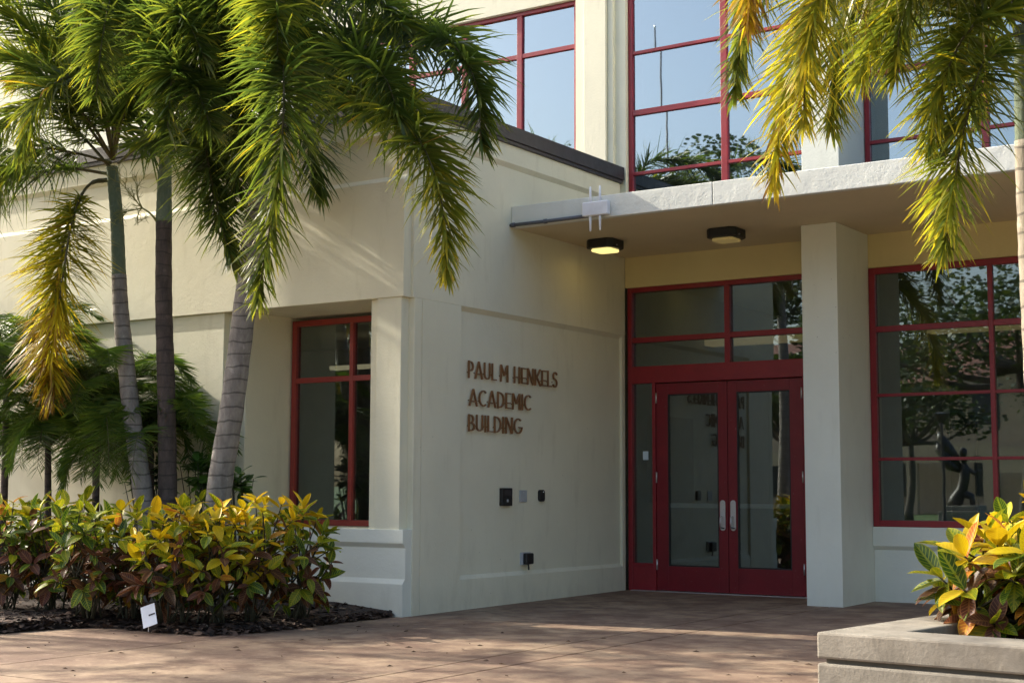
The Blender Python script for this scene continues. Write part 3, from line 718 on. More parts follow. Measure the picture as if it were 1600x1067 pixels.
F1 += [([(176,250,-4.6),(140,190,-4.9),(80,130,-5.2),(10,90,-5.4),(-60,130,-5.5)], 0.34, 0.5),
       ([(178,245,-4.6),(190,130,-5.0),(225,40,-5.3),(280,20,-5.5),(320,90,-5.6)], 0.28, 0.36),
       ([(176,248,-4.6),(160,160,-4.9),(110,120,-5.3),(60,160,-5.6),(30,240,-5.7)], 0.35, 0.45),
       ([(178,240,-4.6),(170,120,-4.3),(140,20,-4.3),(80,-30,-4.4),(10,0,-4.6)], 0.22, 0.3)]
F1 += [([(178,245,-4.6),(200,160,-5.0),(250,110,-5.3),(300,130,-5.5),(330,200,-5.6)], 0.22, 0.3),
       ([(176,240,-4.6),(195,80,-4.8),(240,-20,-5.0),(310,-30,-5.2),(350,40,-5.4)], 0.3, 0.4)]
F1 += [([(171,282,-4.6),(136,292,-4.8),(112,350,-5.0),(95,455,-5.15),(82,555,-5.15),(86,615,-5.1)], 0.60, 0.88),
       ([(176,250,-4.6),(120,170,-4.8),(60,60,-5.0),(-10,10,-5.2),(-80,60,-5.3)], 0.36, 0.5),
       ([(174,255,-4.6),(120,240,-4.9),(60,235,-5.2),(0,280,-5.4),(-40,360,-5.5)], 0.3, 0.42)]
for pts, a, b in F1: frond(p1, P(pts), rng, 0.54, 235, 0.0098, a, b)
# darker, more upright trunk behind
b2 = at(262, 870, -4.45); b2.z = 0.0
p2 = thing('foxtail_palm', 'dark brown straight ringed palm trunk, middle one of the three palms', 'palm tree', b2, 'foxtail palms in the bed by the wing')
trunk(p2, [b2, at(262, 800, -4.45), at(260, 620, -4.45), at(256, 480, -4.45), at(256, 345, -4.45)], 0.088, 0.072, BARK_DARK)
trunk(p2, [at(256, 347, -4.45), at(257, 290, -4.45), at(259, 240, -4.45), at(262, 185, -4.45)], 0.074, 0.045, SHAFT, 1.0, 'crownshaft')
F2 = [([(262,190,-4.45),(290,110,-4.7),(335,85,-4.9),(372,150,-5.1),(378,270,-5.2)], 0.25, 0.3),
      ([(258,190,-4.45),(235,110,-4.6),(190,70,-4.7),(140,95,-4.8),(108,180,-4.9)], 0.25, 0.35),
      ([(262,180,-4.45),(270,60,-4.4),(300,-30,-4.4),(370,-40,-4.5),(430,20,-4.6)], 0.25, 0.3),
      ([(258,180,-4.45),(250,60,-4.8),(222,-20,-5.1),(170,-25,-5.4),(120,40,-5.6)], 0.32, 0.4),
      ([(260,185,-4.45),(255,100,-4.9),(262,60,-5.3),(268,110,-5.6),(262,200,-5.75)], 0.25, 0.34)]
F2 += [([(262,185,-4.45),(290,70,-4.9),(330,0,-5.2),(390,-10,-5.4),(420,60,-5.5)], 0.26, 0.3),
       ([(262,188,-4.45),(300,130,-4.7),(345,130,-4.9),(370,200,-5.0),(372,300,-5.05)], 0.22, 0.28)]
for pts, a, b in F2: frond(p2, P(pts), rng, 0.50, 225, 0.0098, a, b)
# bare fruit branch on the middle trunk
fb = MB(); q0 = at(247, 348, -4.5); q1 = at(222, 325, -4.6); q2 = at(198, 302, -4.65)
fb.tube(catmull([q0, at(235, 334, -4.56), q1], 8), [0.014, 0.012, 0.011, 0.010, 0.009, 0.008, 0.008, 0.007, 0.007], 6)
def twig(p, d, l, r, dep):
    pts = [p]; 
    for k in range(4):
        d = (d + Vector((rng.gauss(0, 0.25), rng.gauss(0, 0.25), rng.gauss(0.03, 0.22)))).normalized(); pts.append(pts[-1] + d*l/4)
    fb.tube(pts, [r, r*0.9, r*0.8, r*0.7, r*0.5], 5)
    if dep:
        for k in range(5): twig(pts[rng.randint(1, 4)], (d + Vector((rng.gauss(0, 0.7), rng.gauss(0, 0.5), rng.gauss(0.2, 0.7)))).normalized(), l*0.62, r*0.6, dep-1)
for tgt in ((185, 290), (192, 342), (215, 285), (178, 330), (205, 310)):
    e = at(tgt[0], tgt[1], -4.65+rng.uniform(-0.1, 0.1)); twig(q1, (e-q1).normalized(), (e-q1).length*1.0, 0.006, 2)
fb.obj('fruit_branch', paint('pale_green_twig', (0.22, 0.23, 0.07), 0.6), p2, smooth=True)
# leaning palm on the right
b3 = at(333, 870, -4.6); b3.z = 0.0
p3 = thing('foxtail_palm', 'pale grey palm leaning right with long arching fronds, nearest the red window', 'palm tree', b3, 'foxtail palms in the bed by the wing')
trunk(p3, [b3, at(341, 780, -4.6), at(362, 640, -4.6), at(381, 490, -4.6), at(396, 360, -4.6), at(403, 300, -4.6)], 0.112, 0.085, BARK_GREY)
trunk(p3, [at(403, 302, -4.6), at(410, 240, -4.6), at(418, 170, -4.6), at(425, 100, -4.6)], 0.085, 0.055, SHAFT, 1.0, 'crownshaft')
F3 = [([(428,105,-4.6),(432,45,-4.9),(438,55,-5.45),(444,140,-5.85),(436,270,-5.95),(415,390,-5.95),(402,470,-5.95)], 0.16, 0.48),
      ([(430,95,-4.6),(500,72,-4.7),(600,45,-4.9),(690,58,-5.0),(742,125,-5.1),(752,225,-5.15)], 0.22, 0.32),
      ([(432,120,-4.6),(500,148,-4.8),(585,160,-5.1),(650,212,-5.3),(688,305,-5.4),(698,430,-5.4)], 0.24, 0.62),
      ([(420,110,-4.6),(370,88,-4.8),(332,130,-5.0),(322,230,-5.1),(345,345,-5.15),(362,410,-5.15)], 0.26, 0.34),
      ([(428,90,-4.6),(440,0,-4.4),(480,-50,-4.4),(560,-40,-4.4),(620,10,-4.4)], 0.28, 0.32),
      ([(422,90,-4.6),(390,20,-4.9),(340,-5,-5.1),(295,40,-5.3),(280,120,-5.4)], 0.3, 0.36),
      ([(432,125,-4.6),(465,170,-4.35),(490,235,-4.2),(500,300,-4.15)], 0.18, 0.25),
      ([(426,95,-4.6),(415,10,-4.9),(425,-40,-5.2),(432,0,-5.6),(434,90,-5.8)], 0.38, 0.5)]
F3 += [([(428,92,-4.6),(450,20,-4.8),(500,-20,-5.0),(570,-15,-5.2),(630,40,-5.3)], 0.28, 0.36),
       ([(424,95,-4.6),(395,40,-4.8),(360,30,-5.0),(335,90,-5.2),(330,190,-5.3)], 0.24, 0.32),
       ([(430,98,-4.6),(490,95,-4.9),(550,90,-5.2),(600,120,-5.4),(625,190,-5.5)], 0.26, 0.34)]
for pts, a, b in F3: frond(p3, P(pts), rng, 0.53, 245, 0.0102, a, b)

# palm rising from the planter, crown at the top right
def PD(lst): return [atD(x, y, D) for x, y, D in lst]
b4 = atD(1640, 980, 7.1); b4.z = 0.33
p4 = thing('foxtail_palm', 'palm at the right edge with bright olive fronds hanging over the canopy', 'palm tree', b4, 'foxtail palms')
trunk(p4, [b4, atD(1630, 700, 7.1), atD(1614, 420, 7.15), atD(1603, 220, 7.2)], 0.085, 0.055, BARK_TAN)
trunk(p4, [atD(1603, 222, 7.2), atD(1600, 120, 7.2), atD(1600, 40, 7.2)], 0.052, 0.042, SHAFT, 1.0, 'crownshaft')
F4 = [([(1598,55,7.2),(1560,62,7.1),(1530,115,6.9),(1502,225,6.8),(1484,330,6.75),(1474,395,6.75)], 0.46, 0.58),
      ([(1600,30,7.2),(1500,-60,7.0),(1380,-70,6.9),(1285,10,6.8),(1232,130,6.8),(1208,285,6.8)], 0.50, 0.70),
      ([(1600,30,7.2),(1490,-40,7.3),(1375,-20,7.3),(1315,60,7.3),(1298,200,7.3)], 0.42, 0.5),
      ([(1600,35,7.2),(1520,-15,7.1),(1440,-15,7.0),(1375,40,6.95),(1345,120,6.9)], 0.48, 0.55),
      ([(1600,20,7.2),(1470,-120,7.4),(1310,-130,7.5),(1200,-60,7.5),(1160,60,7.5),(1148,150,7.5)], 0.38, 0.45),
      ([(1600,20,7.2),(1420,-150,6.9),(1260,-120,6.7),(1180,-40,6.6),(1168,35,6.6)], 0.62, 0.90),
      ([(1602,40,7.2),(1575,-10,7.6),(1540,20,7.9),(1525,100,8.0),(1530,180,8.0)], 0.4, 0.45),
      ([(1602,30,7.2),(1640,-30,7.0),(1720,-20,6.9),(1790,80,6.8),(1810,240,6.8)], 0.45, 0.6),
      ([(1602,30,7.2),(1640,-60,7.5),(1730,-90,7.8),(1820,0,8.0)], 0.4, 0.5),
      ([(1600,30,7.2),(1500,-30,7.6),(1430,0,7.8),(1400,90,7.9)], 0.35, 0.4)]
F4 += [([(1600,30,7.2),(1480,-70,6.8),(1370,-70,6.6),(1290,-20,6.5),(1262,80,6.5),(1255,190,6.5)], 0.52, 0.66),
       ([(1600,35,7.2),(1550,20,7.0),(1505,60,6.9),(1470,140,6.85),(1452,230,6.85)], 0.46, 0.56),
       ([(1600,30,7.2),(1530,-40,6.9),(1450,-40,6.8),(1410,30,6.75),(1400,120,6.7)], 0.44, 0.52)]
for i, (pts, a, b) in enumerate(F4): frond(p4, PD(pts), rng, 0.36, 380, 0.0068, a, b, rr=0.011, spread=0.09)

# feather palms low behind the trunks
def feather_palm(px, py, Y, n, ln, label, seed, az0=None):
    r = random.Random(seed); c = at(px, py, Y); base = Vector((c.x, c.y, 0.02))
    t = thing('date_palm', label, 'palm tree', base, 'low feathery palms in the bed')
    trunk(t, [base, base.lerp(c, 0.5)+Vector((0.03, 0, 0)), c], 0.04, 0.03, BARK_DARK)
    for i in range(n):
        az = 2*math.pi*i/n + r.uniform(-0.25, 0.25); el = R(r.uniform(22, 84)); l = ln*r.uniform(0.8, 1.1)
        h = Vector((math.cos(az), math.sin(az)*0.75, 0)); p = c.copy(); pts = [p]; e = el
        for k in range(5):
            p = p + (h*math.cos(e) + Vector((0, 0, math.sin(e))))*l/5; p.y = min(p.y, -3.86); pts.append(p.copy()); e -= R(r.uniform(22, 30))
        frond(t, pts, r, 0.30, 190, 0.0062, 0.62, 0.75, planar=True, bare=0.12, rr=0.008, droop=0.35, mat=DATE, spread=0.18)
    return t
feather_palm(150, 665, -4.35, 34, 1.45, 'low dark green feathery palm between the left trunk and the wall', 3)
feather_palm(10, 600, -4.6, 30, 1.45, 'low feathery palm at the left edge behind the yellow frond', 5)
feather_palm(235, 700, -4.2, 22, 1.1, 'small feathery palm tucked behind the middle trunk', 8)
feather_palm(75, 700, -4.3, 20, 1.2, 'feathery palm low in the shade at the left behind the hedge', 12)

# ------------------------------------------------------------------ leaves and shrubs
def leaf_mesh(name, L, W, curl, fold, mat, wave=0.0, obov=0.0, seed=0):
    r = random.Random(seed); me = MB(); nl, nc = 6, 4; uv = []
    for i in range(nl+1):
        v = i/nl; w = W*math.sin(math.pi*(v**(0.8+obov)*0.94+0.04))**0.8
        if i == nl: w = W*0.04
        for j in range(nc+1):
            u = j/nc*2-1
            x = u*w*0.5; y = 0.06*L + v*L; z = fold*abs(u)*w + curl*L*(-(v**2)) + wave*L*math.sin(v*9+(1 if u > 0 else 0))*abs(u)
            me.v.append((x, y, z)); uv.append((j/nc, v))
    for i in range(nl):
        for j in range(nc):
            a = i*(nc+1)+j; me.f.append((a, a+1, a+nc+2, a+nc+1))
    n = len(me.v); me.v += [(-0.0025,0,0),(0.0025,0,0),(0.002,0.08*L,0.001),(-0.002,0.08*L,0.001)]; uv += [(0.5,0)]*4; me.f.append((n,n+1,n+2,n+3))
    m = me.mesh(name, mat, True, 0, False)
    ul = m.uv_layers.new(name='UVMap')
    for lp in m.loops: ul.data[lp.index].uv = uv[lp.vertex_index]
    return m
LM = [[leaf_mesh('croton_leaf', 0.150*s, 0.078*s*wf, cu, fo, CROT[c], wa, 0.1, c*10+k) for k, (s, wf, cu, fo, wa) in enumerate(((1, 1, 0.16, 0.18, 0.012), (0.85, 1.1, 0.42, 0.10, 0.022), (1.1, 0.82, -0.06, 0.32, 0.010)))] for c in range(5)]
def put_leaf(me, parent, pos, axis, nrm, s, name='leaf'):
    y = axis.normalized(); z = (nrm - y*nrm.dot(y))
    if z.length < 1e-3: z = y.orthogonal()
    z.normalize(); x = y.cross(z)
    o = bpy.data.objects.new(name, me); COL.objects.link(o); o.parent = parent
    M = Matrix(((x.x, y.x, z.x, 0), (x.y, y.y, z.y, 0), (x.z, y.z, z.z, 0), (0, 0, 0, 1)))
    o.matrix_basis = Matrix.Translation(pos - parent.location) @ M @ Matrix.Scale(s, 4)
    return o
def croton(base, rx, ry, zc, rz, label, seed, nros=17, bright=0.5, ls=1.0, group='croton bushes in the bed', per=(5, 7)):
    r = random.Random(seed); t = thing('croton_bush', label, 'shrub', base, group)
    top = Vector((base.x, base.y, 0)); stems = []
    ros = []
    for i in range(nros):
        # spread over the shell, more on top and towards the camera side
        zz = 1 - 1.75*(i+0.5)/nros; a = i*2.39996 + r.uniform(-0.3, 0.3); q = math.sqrt(max(0, 1-zz*zz)); k = r.uniform(0.72, 1.05)
        ros.append(Vector((base.x + rx*q*math.cos(a)*k, base.y + ry*q*math.sin(a)*k, base.z + zc + rz*zz*k)))
    sm = MB()
    for i, c in enumerate(ros):
        foot = base + Vector((r.uniform(-0.10, 0.10), r.uniform(-0.08, 0.08), 0))
        mid = foot.lerp(c, 0.5) + Vector((r.uniform(-0.05, 0.05), r.uniform(-0.05, 0.05), 0.03)); 
        if i % 3 == 0 or i < 3: lead = (foot, mid)
        else: foot, mid = lead[0].lerp(lead[1], 0.8), lead[1].lerp(c, 0.5)
        pts = catmull([foot, mid, c], 6); sm.tube(pts, [0.0085*(1-0.5*k/6) for k in range(7)], 5)
        out = Vector((c.x-base.x, c.y-base.y, (c.z-base.z-zc)*1.0 + 0.16)).normalized()
        hgt = (c.z-base.z-zc)/rz
        m = r.randint(*per); a0 = r.uniform(0, 6.28)
        e1 = out.orthogonal().normalized(); e2 = out.cross(e1)
        old = max(0, -hgt)
        for k in range(m):
            an = a0 + k*2.4; inner = k/m
            tilt = R(20 + 60*(1-inner) + r.uniform(-12, 12))
            ax = out*math.cos(tilt) + (e1*math.cos(an)+e2*math.sin(an))*math.sin(tilt)
            ax = (ax + Vector((0, 0, -0.25*(1-inner)))).normalized()
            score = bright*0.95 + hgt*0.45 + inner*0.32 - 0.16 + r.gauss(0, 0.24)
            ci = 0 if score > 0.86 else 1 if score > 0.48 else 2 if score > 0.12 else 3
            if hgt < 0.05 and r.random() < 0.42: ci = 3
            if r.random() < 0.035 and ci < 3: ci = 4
            pos = c - out*(0.05*(1-inner)) 
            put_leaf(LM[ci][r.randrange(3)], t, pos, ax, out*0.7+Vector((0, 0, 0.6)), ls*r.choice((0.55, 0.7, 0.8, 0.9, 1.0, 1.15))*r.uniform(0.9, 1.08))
        # hanging older leaves along the stem
        for k in range(2 if nros > 30 else 4):
            f = r.uniform(0.35, 0.9); p = foot.lerp(c, f)
            ax = Vector((r.gauss(0, 1), r.gauss(-0.3, 1), -0.45)).normalized()
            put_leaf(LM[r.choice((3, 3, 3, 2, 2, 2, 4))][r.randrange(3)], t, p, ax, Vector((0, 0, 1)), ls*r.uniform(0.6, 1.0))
    sm.obj('stems', STEM, t, smooth=True)
    return t
CB = [(8, -5.78, 0.30, 0.48, 'croton bush at the far left edge of the bed', 0.30),
      (78, -5.62, 0.30, 0.50, 'dark croton bush second from the left edge', 0.26),
      (140, -5.78, 0.30, 0.50, 'croton bush with green rosettes left of the white tag', 0.36),
      (205, -5.60, 0.30, 0.48, 'croton bush with yellow veined leaves behind the white tag', 0.38),
      (272, -5.68, 0.30, 0.50, 'bright yellow croton bush just right of the white tag', 0.70),
      (335, -5.52, 0.30, 0.50, 'yellow croton bush in front of the leaning palm', 0.84),
      (400, -5.25, 0.30, 0.54, 'tall yellow croton bush right of the leaning palm', 0.78),
      (464, -4.85, 0.32, 0.50, 'croton bush at the right end of the hedge by the red window', 0.44)]
for i, (px_, Y, rx, zc, lab, br) in enumerate(CB):
    p = at(px_, 900, Y); croton(Vector((p.x, Y, 0.03)), 0.33, 0.31, zc-0.01, 0.43, lab, 40+i, 33, br)
for i, (px_, Y) in enumerate(((50, -4.9), (120, -4.95), (300, -4.9))):
    p = at(px_, 900, Y); croton(Vector((p.x, Y, 0.05)), 0.32, 0.26, 0.60, 0.34, ('croton bush in the back row at the left edge', 'croton bush in the back row left of the grey trunk', 'croton bush in the back row between the two right palms')[i], 70+i, 13, 0.28)
# two seedlings by the tag
def seedling(px_, py_, h, label, seed):
    r = random.Random(seed); b = atZ(px_, py_, 0.0); t = thing('croton_seedling', label, 'seedling', b, 'croton seedlings')
    MB().tube([b, b+Vector((0.01, 0, h*0.5)), b+Vector((0, 0, h))], [0.004, 0.003, 0.003], 5).obj('stem', STEM, t)
    for k in range(6):
        a = k*2.4; ax = Vector((math.cos(a), math.sin(a), r.uniform(-0.1, 0.5))).normalized()
        put_leaf(LM[r.choice((1, 2, 1))][k % 3], t, b+Vector((0, 0, h*(0.75+0.05*k))), ax, Vector((0, 0, 1)), 0.6)
seedling(183, 962, 0.13, 'small green croton seedling left of the white tag', 1)
seedling(205, 960, 0.20, 'taller croton seedling touching the white tag', 2)
# glossy green shrubs behind the palms
GL = [leaf_mesh('shrub_leaf', 0.11, 0.062, 0.1, 0.1, None, 0, 0.5, k) for k in range(3)]
for k, m in enumerate(GL):
    a_ = m.attributes.new('age', 'FLOAT', 'POINT'); a_.data.foreach_set('value', [(0.25, 0.5, 0.75)[k]]*len(m.vertices)); m.materials.append(GREENL)
def green_shrub(px_, Y, zc, rx, rz, n, label, seed):
    r = random.Random(seed); p = at(px_, 800, Y); base = Vector((p.x, Y, 0.05)); t = thing('green_shrub', label, 'shrub', base, 'glossy green shrubs by the wall')
    sm = MB()
    for i in range(n):
        d = Vector((r.gauss(0, 1), r.gauss(0, 1), r.gauss(0.2, 1))).normalized(); k = r.uniform(0.5, 1)
        c = base + Vector((d.x*rx*k, d.y*0.22*k, zc + d.z*rz*k))
        sm.tube(catmull([base+Vector((r.uniform(-0.05, 0.05), 0, 0)), base.lerp(c, 0.55)+Vector((0, 0, 0.05)), c], 5), [0.008, 0.007, 0.006, 0.005, 0.004, 0.003], 5)
        for q in range(6):
            a = q*2.4+r.uniform(0, 1); ax = (Vector((math.cos(a), math.sin(a), 0))*0.9 + d*0.7).normalized()
            put_leaf(GL[r.randrange(3)], t, c - d*0.03*q, ax, Vector((0, -0.3, 1)), r.uniform(0.75, 1.25))
    sm.obj('branches', STEM, t, smooth=True)
green_shrub(312, -4.15, 1.12, 0.24, 0.32, 26, 'glossy round leaved green shrub left of the leaning palm trunk', 4)
green_shrub(374, -4.15, 1.02, 0.13, 0.16, 12, 'small glossy green shrub right of the leaning palm trunk', 6)
green_shrub(228, -4.15, 1.05, 0.30, 0.36, 30, 'glossy green shrub in the shade behind the left trunk', 9)

# white plant tag
tb = atZ(232, 986, -0.02)
t = thing('plant_tag', 'small white tilted plant tag with a black mark at the edge of the mulch', 'tag', tb)
MB().tube([tb, tb+Vector((0.0, 0.0, 0.10))], 0.003, 6).obj('wire_stake', STEEL, t)
tg = MB(); tw, th = 0.058, 0.082
M = Matrix.Translation(tb + Vector((0, 0, 0.115))) @ Matrix.Rotation(R(22), 4, 'Z') @ Matrix.Rotation(R(-20), 4, 'Y') @ Matrix.Rotation(R(-18), 4, 'X')
for y_ in (-0.002, 0.002):
    for x_, z_ in ((-tw,-th), (tw,-th), (tw,th), (-tw,th)): tg.v.append(tuple(M @ Vector((x_, y_, z_))))
tg.f = [(0,1,2,3), (7,6,5,4), (0,4,5,1), (1,5,6,2), (2,6,7,3), (3,7,4,0)]
tg.obj('card', WHITEP, t)
mk = MB()
for y_ in (-0.0045, -0.0022):
    for x_, z_ in ((0.0,-0.004), (0.052,-0.004), (0.052,0.006), (0.0,0.008)): mk.v.append(tuple(M @ Vector((x_, y_, z_))))
mk.f = [(0,1,2,3), (7,6,5,4), (0,4,5,1), (1,5,6,2), (2,6,7,3), (3,7,4,0)]
mk.obj('printed_mark', BLACK, t)

# ------------------------------------------------------------------ concrete planter, bottom right
pc = Vector((5.262, -7.73, 0)); ang = R(-6)
PM = Matrix.Translation(pc) @ Matrix.Rotation(ang, 4, 'Z')
pl = thing('concrete_planter', 'grey concrete planter with a thick cap at the lower right', 'planter', pc)
def pring(name, off, w_, z0, z1, mat, bev):
    LX, LY = 3.4, 2.3; m = MB()
    o_ = [(off, off), (LX-off, off), (LX-off, LY-off), (off, LY-off)]; i_ = [(w_, w_), (LX-w_, w_), (LX-w_, LY-w_), (w_, LY-w_)]
    for z in (z0, z1):
        for x, y in o_ + i_: m.v.append(tuple(PM @ Vector((x, y, z))))
    for k in range(4):
        j = (k+1) % 4
        m.f += [(k, j, 8+j, 8+k), (4+k, 12+k, 12+j, 4+j), (8+k, 8+j, 12+j, 12+k), (k, 4+k, 4+j, j)]
    return m.obj(name, mat, pl, bevel=bev)
pring('cap', 0.0, 0.285, 0.328, 0.437, CONC, 0.010)
pring('joint', 0.03, 0.27, 0.305, 0.33, JOINT, 0)
pring('lower_course', 0.0, 0.26, -0.2, 0.309, CONC, 0.010)
so = MB()
for i in range(13):
    for j in range(9): so.v.append(tuple(PM @ Vector((0.26+2.88*i/12, 0.26+1.78*j/8, 0.335+random.uniform(-0.02, 0.02)))))
for i in range(12):
    for j in range(8): a = i*9+j; so.f.append((a, a+9, a+10, a+1))
so.obj('soil', SOIL, pl)
for k, (D, px_, rx, zc, br, lab, nr) in enumerate(((6.75, 1566, 0.28, 0.25, 0.64, 'bright yellow croton bush in the concrete planter', 26), (6.5, 1690, 0.34, 0.32, 0.70, 'yellow croton bush cut by the right edge of the photo', 20), (7.1, 1655, 0.34, 0.42, 0.66, 'croton bush behind in the planter at the right edge', 18))):
    q = atD(px_, 930, D); croton(Vector((q.x, q.y, 0.33)), rx, 0.30, zc+0.02, 0.27, lab, 90+k, nr, br, 1.15, 'croton bushes in the planter', (6, 8))

# ------------------------------------------------------------------ surroundings (off frame and in the reflections)
def oak(loc, h, r_, label, seed, n=5200, ls=0.20, group='trees across the lawn', trunk_h=0.35):
    r = random.Random(seed); base = Vector((loc[0], loc[1], -0.2)); t = thing('oak_tree', label, 'tree', base, group)
    tm = MB(); top = base + Vector((r.uniform(-0.3, 0.3), 0, h*trunk_h+0.3))
    tm.tube(catmull([base, base.lerp(top, 0.5)+Vector((0.1, 0, 0)), top], 8), [0.045*h*(1-0.05*k) * (1.4 if k == 0 else 1) * 0.55 for k in range(9)], 10)
    blobs = []
    for i in range(16):
        a = i*2.4; q = math.sqrt((i+0.5)/16); c = base + Vector((math.cos(a)*q*r_*0.8, math.sin(a)*q*r_*0.8, h*(0.48+0.40*(1-q)*r.uniform(0.6, 1.1)+r.uniform(-0.04, 0.1))))
        blobs.append((c, r_*r.uniform(0.28, 0.46)))
        m_ = top.lerp(c, 0.5) + Vector((0, 0, -0.05*h)); tm.tube(catmull([top, m_, c], 6), [0.014*h*(1-0.12*k) for k in range(7)], 6)
    tm.obj('trunk', OAKBARK, t, smooth=True)
    lv = MB()
    for i in range(n):
        c, rr = blobs[r.randrange(16)]
        d = Vector((r.gauss(0, 1), r.gauss(0, 1), r.gauss(0, 1))).normalized()*rr*r.random()**0.45; d.z *= 0.7
        p = c + d; M = Matrix.Rotation(r.uniform(0, 6.28), 3, 'Z') @ Matrix.Rotation(r.gauss(0, 0.9), 3, 'X'); s = ls*r.uniform(0.6, 1.3)
        b = len(lv.v)
        for x_, y_ in ((-0.5,-0.3), (0.2,-0.45), (0.7,0.05), (0.1,0.4), (-0.6,0.3)): lv.v.append(tuple(p + M @ Vector((x_*s, y_*s, 0))))
        lv.f.append((b, b+1, b+2, b+3, b+4)); g = min(1, max(0, r.gauss(0.45, 0.25))); lv.a += [g]*5
    lv.obj('crown', OAK, t, recalc=False)
    return t
def mir(px, Y, plane=0.0):   # ground point whose reflection in the glass shows at this column
    v = at(px, 790, 2*plane-Y); return (v.x, Y)
oak(mir(1600, -25), 8.6, 5.0, 'broad oak with a dark trunk reflected at the right of the large window', 22, 9000, 0.12, trunk_h=0.46)
oak(mir(1400, -50), 8.0, 4.0, 'small oak far across the lawn seen in the glass', 23, 3800)
oak(mir(850, -32), 15.5, 5.0, 'oak reflected low in the upper left window', 24, 12000, 0.14)
oak(mir(1090, -32), 14.0, 4.8, 'tall leafy tree reflected in the upper window above the canopy', 25, 14000, 0.14)
fx, fy = mir(1047, -38)
fp = thing('flagpole', 'thin flagpole reflected in the upper window above the canopy', 'flagpole', (fx, fy, -0.2))
MB().tube([(fx, fy, -0.2), (fx, fy, 8), (fx, fy, 19.4)], [0.10, 0.06, 0.03], 10).obj('pole', CAP, fp, smooth=True)
MB().tube([(fx, fy, 19.4), (fx, fy, 19.5), (fx, fy, 19.6)], [0.02, 0.05, 0.01], 8).obj('finial', STEEL, fp, smooth=True)
oak(mir(1255, -22), 6.0, 2.2, 'young tree reflected in the right door glass', 27, 3600)
# building across the lawn
ob = thing('campus_building', 'tan campus building with red roof across the lawn seen in the right window', 'building', (-20, -68, -0.2))
TAN = stucco('tan_stucco', (0.58, 0.42, 0.28), 0.4)
MB().box(-50, 6, -80, -68, -0.2, 7.5).obj('wall', TAN, ob)
MB().profile([(-81, 7.5), (-67, 7.5), (-74, 10.5)], 'x', -51, 7).obj('roof', paint('roof_tile', (0.22, 0.09, 0.06), 0.8), ob)
for k in range(9):
    x = -47+k*6
    for z in (0.8, 4.4): MB().box(x, x+2.2, -68.03, -67.96, z, z+2.1).obj('window', paint('dark_window', (0.03, 0.035, 0.04), 0.2) if (k == 0 and z < 1) else bpy.data.materials['dark_window'], ob)
MB().box(-50, 6, -66.2, -65.8, 2.6, 3.3).obj('arcade_beam', TAN, ob)
for k in range(14): MB().box(-49.5+k*4.2, -48.9+k*4.2, -66.2, -65.8, -0.2, 2.6).obj('arcade_pillar', TAN, ob)
# statue on a pedestal
sx, sy = mir(1490, -40)
st = thing('statue', 'dark bronze winged figure on a stone pedestal reflected in the right window', 'statue', (sx, sy, -0.2))
MB().box(sx-0.75, sx+0.75, sy-0.75, sy+0.75, -0.2, 0.35).box(sx-0.6, sx+0.6, sy-0.6, sy+0.6, 0.35, 0.55).obj('pedestal', CONC, st, bevel=0.03)
sb = MB(); V = lambda x, z, y=0: (sx+x, sy+y, 0.5+z)
sb.tube([V(-0.5,0), V(-0.3,0.25), V(-0.1,0.6), V(0.0,1.0), V(0.05,1.35), V(0.0,1.6)], [0.22, 0.26, 0.20, 0.19, 0.20, 0.09], 10)
sb.tube([V(0.0,1.55), V(0.0,1.7), V(0.02,1.85), V(0.02,1.93)], [0.08, 0.13, 0.13, 0.05], 10)
sb.tube([V(0.1,1.4), V(0.4,1.2), V(0.62,1.35)], [0.10, 0.08, 0.05], 8)
sb.tube([V(-0.15,0.5), V(0.25,0.35), V(0.3,0.0)], [0.17, 0.13, 0.10], 8)
sb.tube([V(-0.1,1.35), V(-0.5,1.9,0.1), V(-0.75,2.3,0.15), V(-0.85,2.5,0.15)], [0.10, 0.20, 0.16, 0.02], 8)
sb.tube([V(-0.1,1.3), V(-0.45,1.5,0.1), V(-0.85,1.9,0.15), V(-0.9,2.1,0.15)], [0.10, 0.20, 0.16, 0.02], 8)
sb.obj('figure', BRONZE if False else paint('dark_bronze', (0.03, 0.026, 0.02), 0.4), st, smooth=True)
# lamp post
lx, ly = mir(1458, -36)
lp = thing('lamp_post', 'dark lamp post on the lawn seen in the right window', 'lamp post', (lx, ly, -0.2))
MB().tube([(lx, ly, -0.2), (lx, ly, 0.3), (lx, ly, 3.2)], [0.12, 0.06, 0.05], 8).obj('post', CAP, lp)
MB().tube([(lx, ly, 3.2), (lx, ly, 3.5), (lx, ly, 3.55)], [0.12, 0.3, 0.04], 10).obj('lantern', CAP, lp)
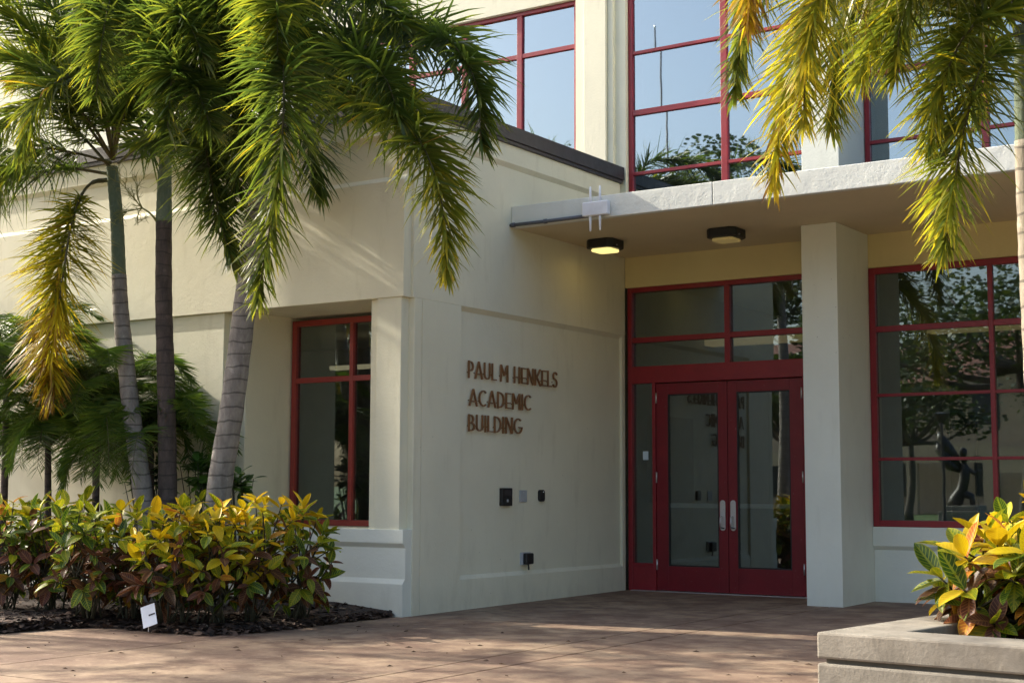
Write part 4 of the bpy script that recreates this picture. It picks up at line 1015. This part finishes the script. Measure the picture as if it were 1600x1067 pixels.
# planting further left, which shades the wing and the paving
def shade_palm(x, y, h, seed, label, nf=14, ln=2.3, dens=85):
    r = random.Random(seed); b = Vector((x, y, 0)); t = thing('foxtail_palm', label, 'palm tree', b, 'foxtail palms further along the bed')
    top = b + Vector((r.uniform(-0.3, 0.3), r.uniform(-0.2, 0.2), h)); trunk(t, [b, b.lerp(top, 0.5)+Vector((0.1, 0, 0)), top], 0.11, 0.07, BARK_GREY)
    for i in range(nf):
        az = 2*math.pi*i/nf + r.uniform(-0.2, 0.2); e = R(r.uniform(10, 75)); p = top.copy(); pts = [p]; l = ln*r.uniform(0.85, 1.1)
        for k in range(5):
            p = p + Vector((math.cos(az)*math.cos(e), math.sin(az)*math.cos(e), math.sin(e)))*l/5; p.y = min(p.y, -3.95) if y > -7 else p.y; pts.append(p.copy()); e -= R(r.uniform(24, 34))
        frond(t, pts, r, 0.42, dens, 0.014, 0.3, 0.35)
SP = [(-9.8, -5.0, 5.0, 'palm further left along the wing'), (-13.0, -5.7, 6.0, 'tall palm far along the wing'), (-5.6, -7.1, 4.9, 'palm outside the left edge at the front of the bed'), (-9.0, -7.9, 5.6, 'palm left of the photo by the paving'), (-2.3, -9.2, 4.9, 'palm left of the photo in front of the bed'), (-5.4, -4.5, 5.7, 'tall palm just off the left edge close to the wing')]
for i, (x, y, h, lab) in enumerate(SP): shade_palm(x, y, h, 200+i, lab, 9 if x > -6 else 14, 2.3, 55 if x > -6 else 85)
oak((15.5, -6.5), 9.5, 5.0, 'unseen oak added to block sky light, beyond the planter', 31, 5200, 0.24, 'added trees blocking sky light')  # unseen oaks added at the right to darken the lettered wall and entrance
oak((15.0, -15.0), 9.0, 4.8, 'second unseen oak added to block sky light', 32, 4800, 0.24, 'added trees blocking sky light')
oak((19.0, -1.0), 11.0, 5.2, 'tall unseen oak added to block sky light at the right end', 33, 4800, 0.24, 'added trees blocking sky light')
# leaf litter
ll = MB()
for i in range(150):
    x = random.uniform(-2, 5.2); y = random.uniform(-8.6, -3.9); s = random.uniform(0.008, 0.03); a = random.uniform(0, 6.28); z = gz(y)+0.004
    b = len(ll.v); c_, s_ = math.cos(a)*s, math.sin(a)*s
    ll.v += [(x-c_, y-s_, z), (x+s_*0.4, y-c_*0.4, z+0.006), (x+c_, y+s_, z), (x-s_*0.4, y+c_*0.4, z+0.008)]; ll.f.append((b, b+1, b+2, b+3)); ll.a += [random.uniform(0.2, 1)]*4
lo_ = ll.obj('leaf_litter', CHIP, recalc=False); lo_['kind'] = 'stuff'; lo_['label'] = 'scattered dry leaf bits on the brown paving'; lo_['category'] = 'litter'
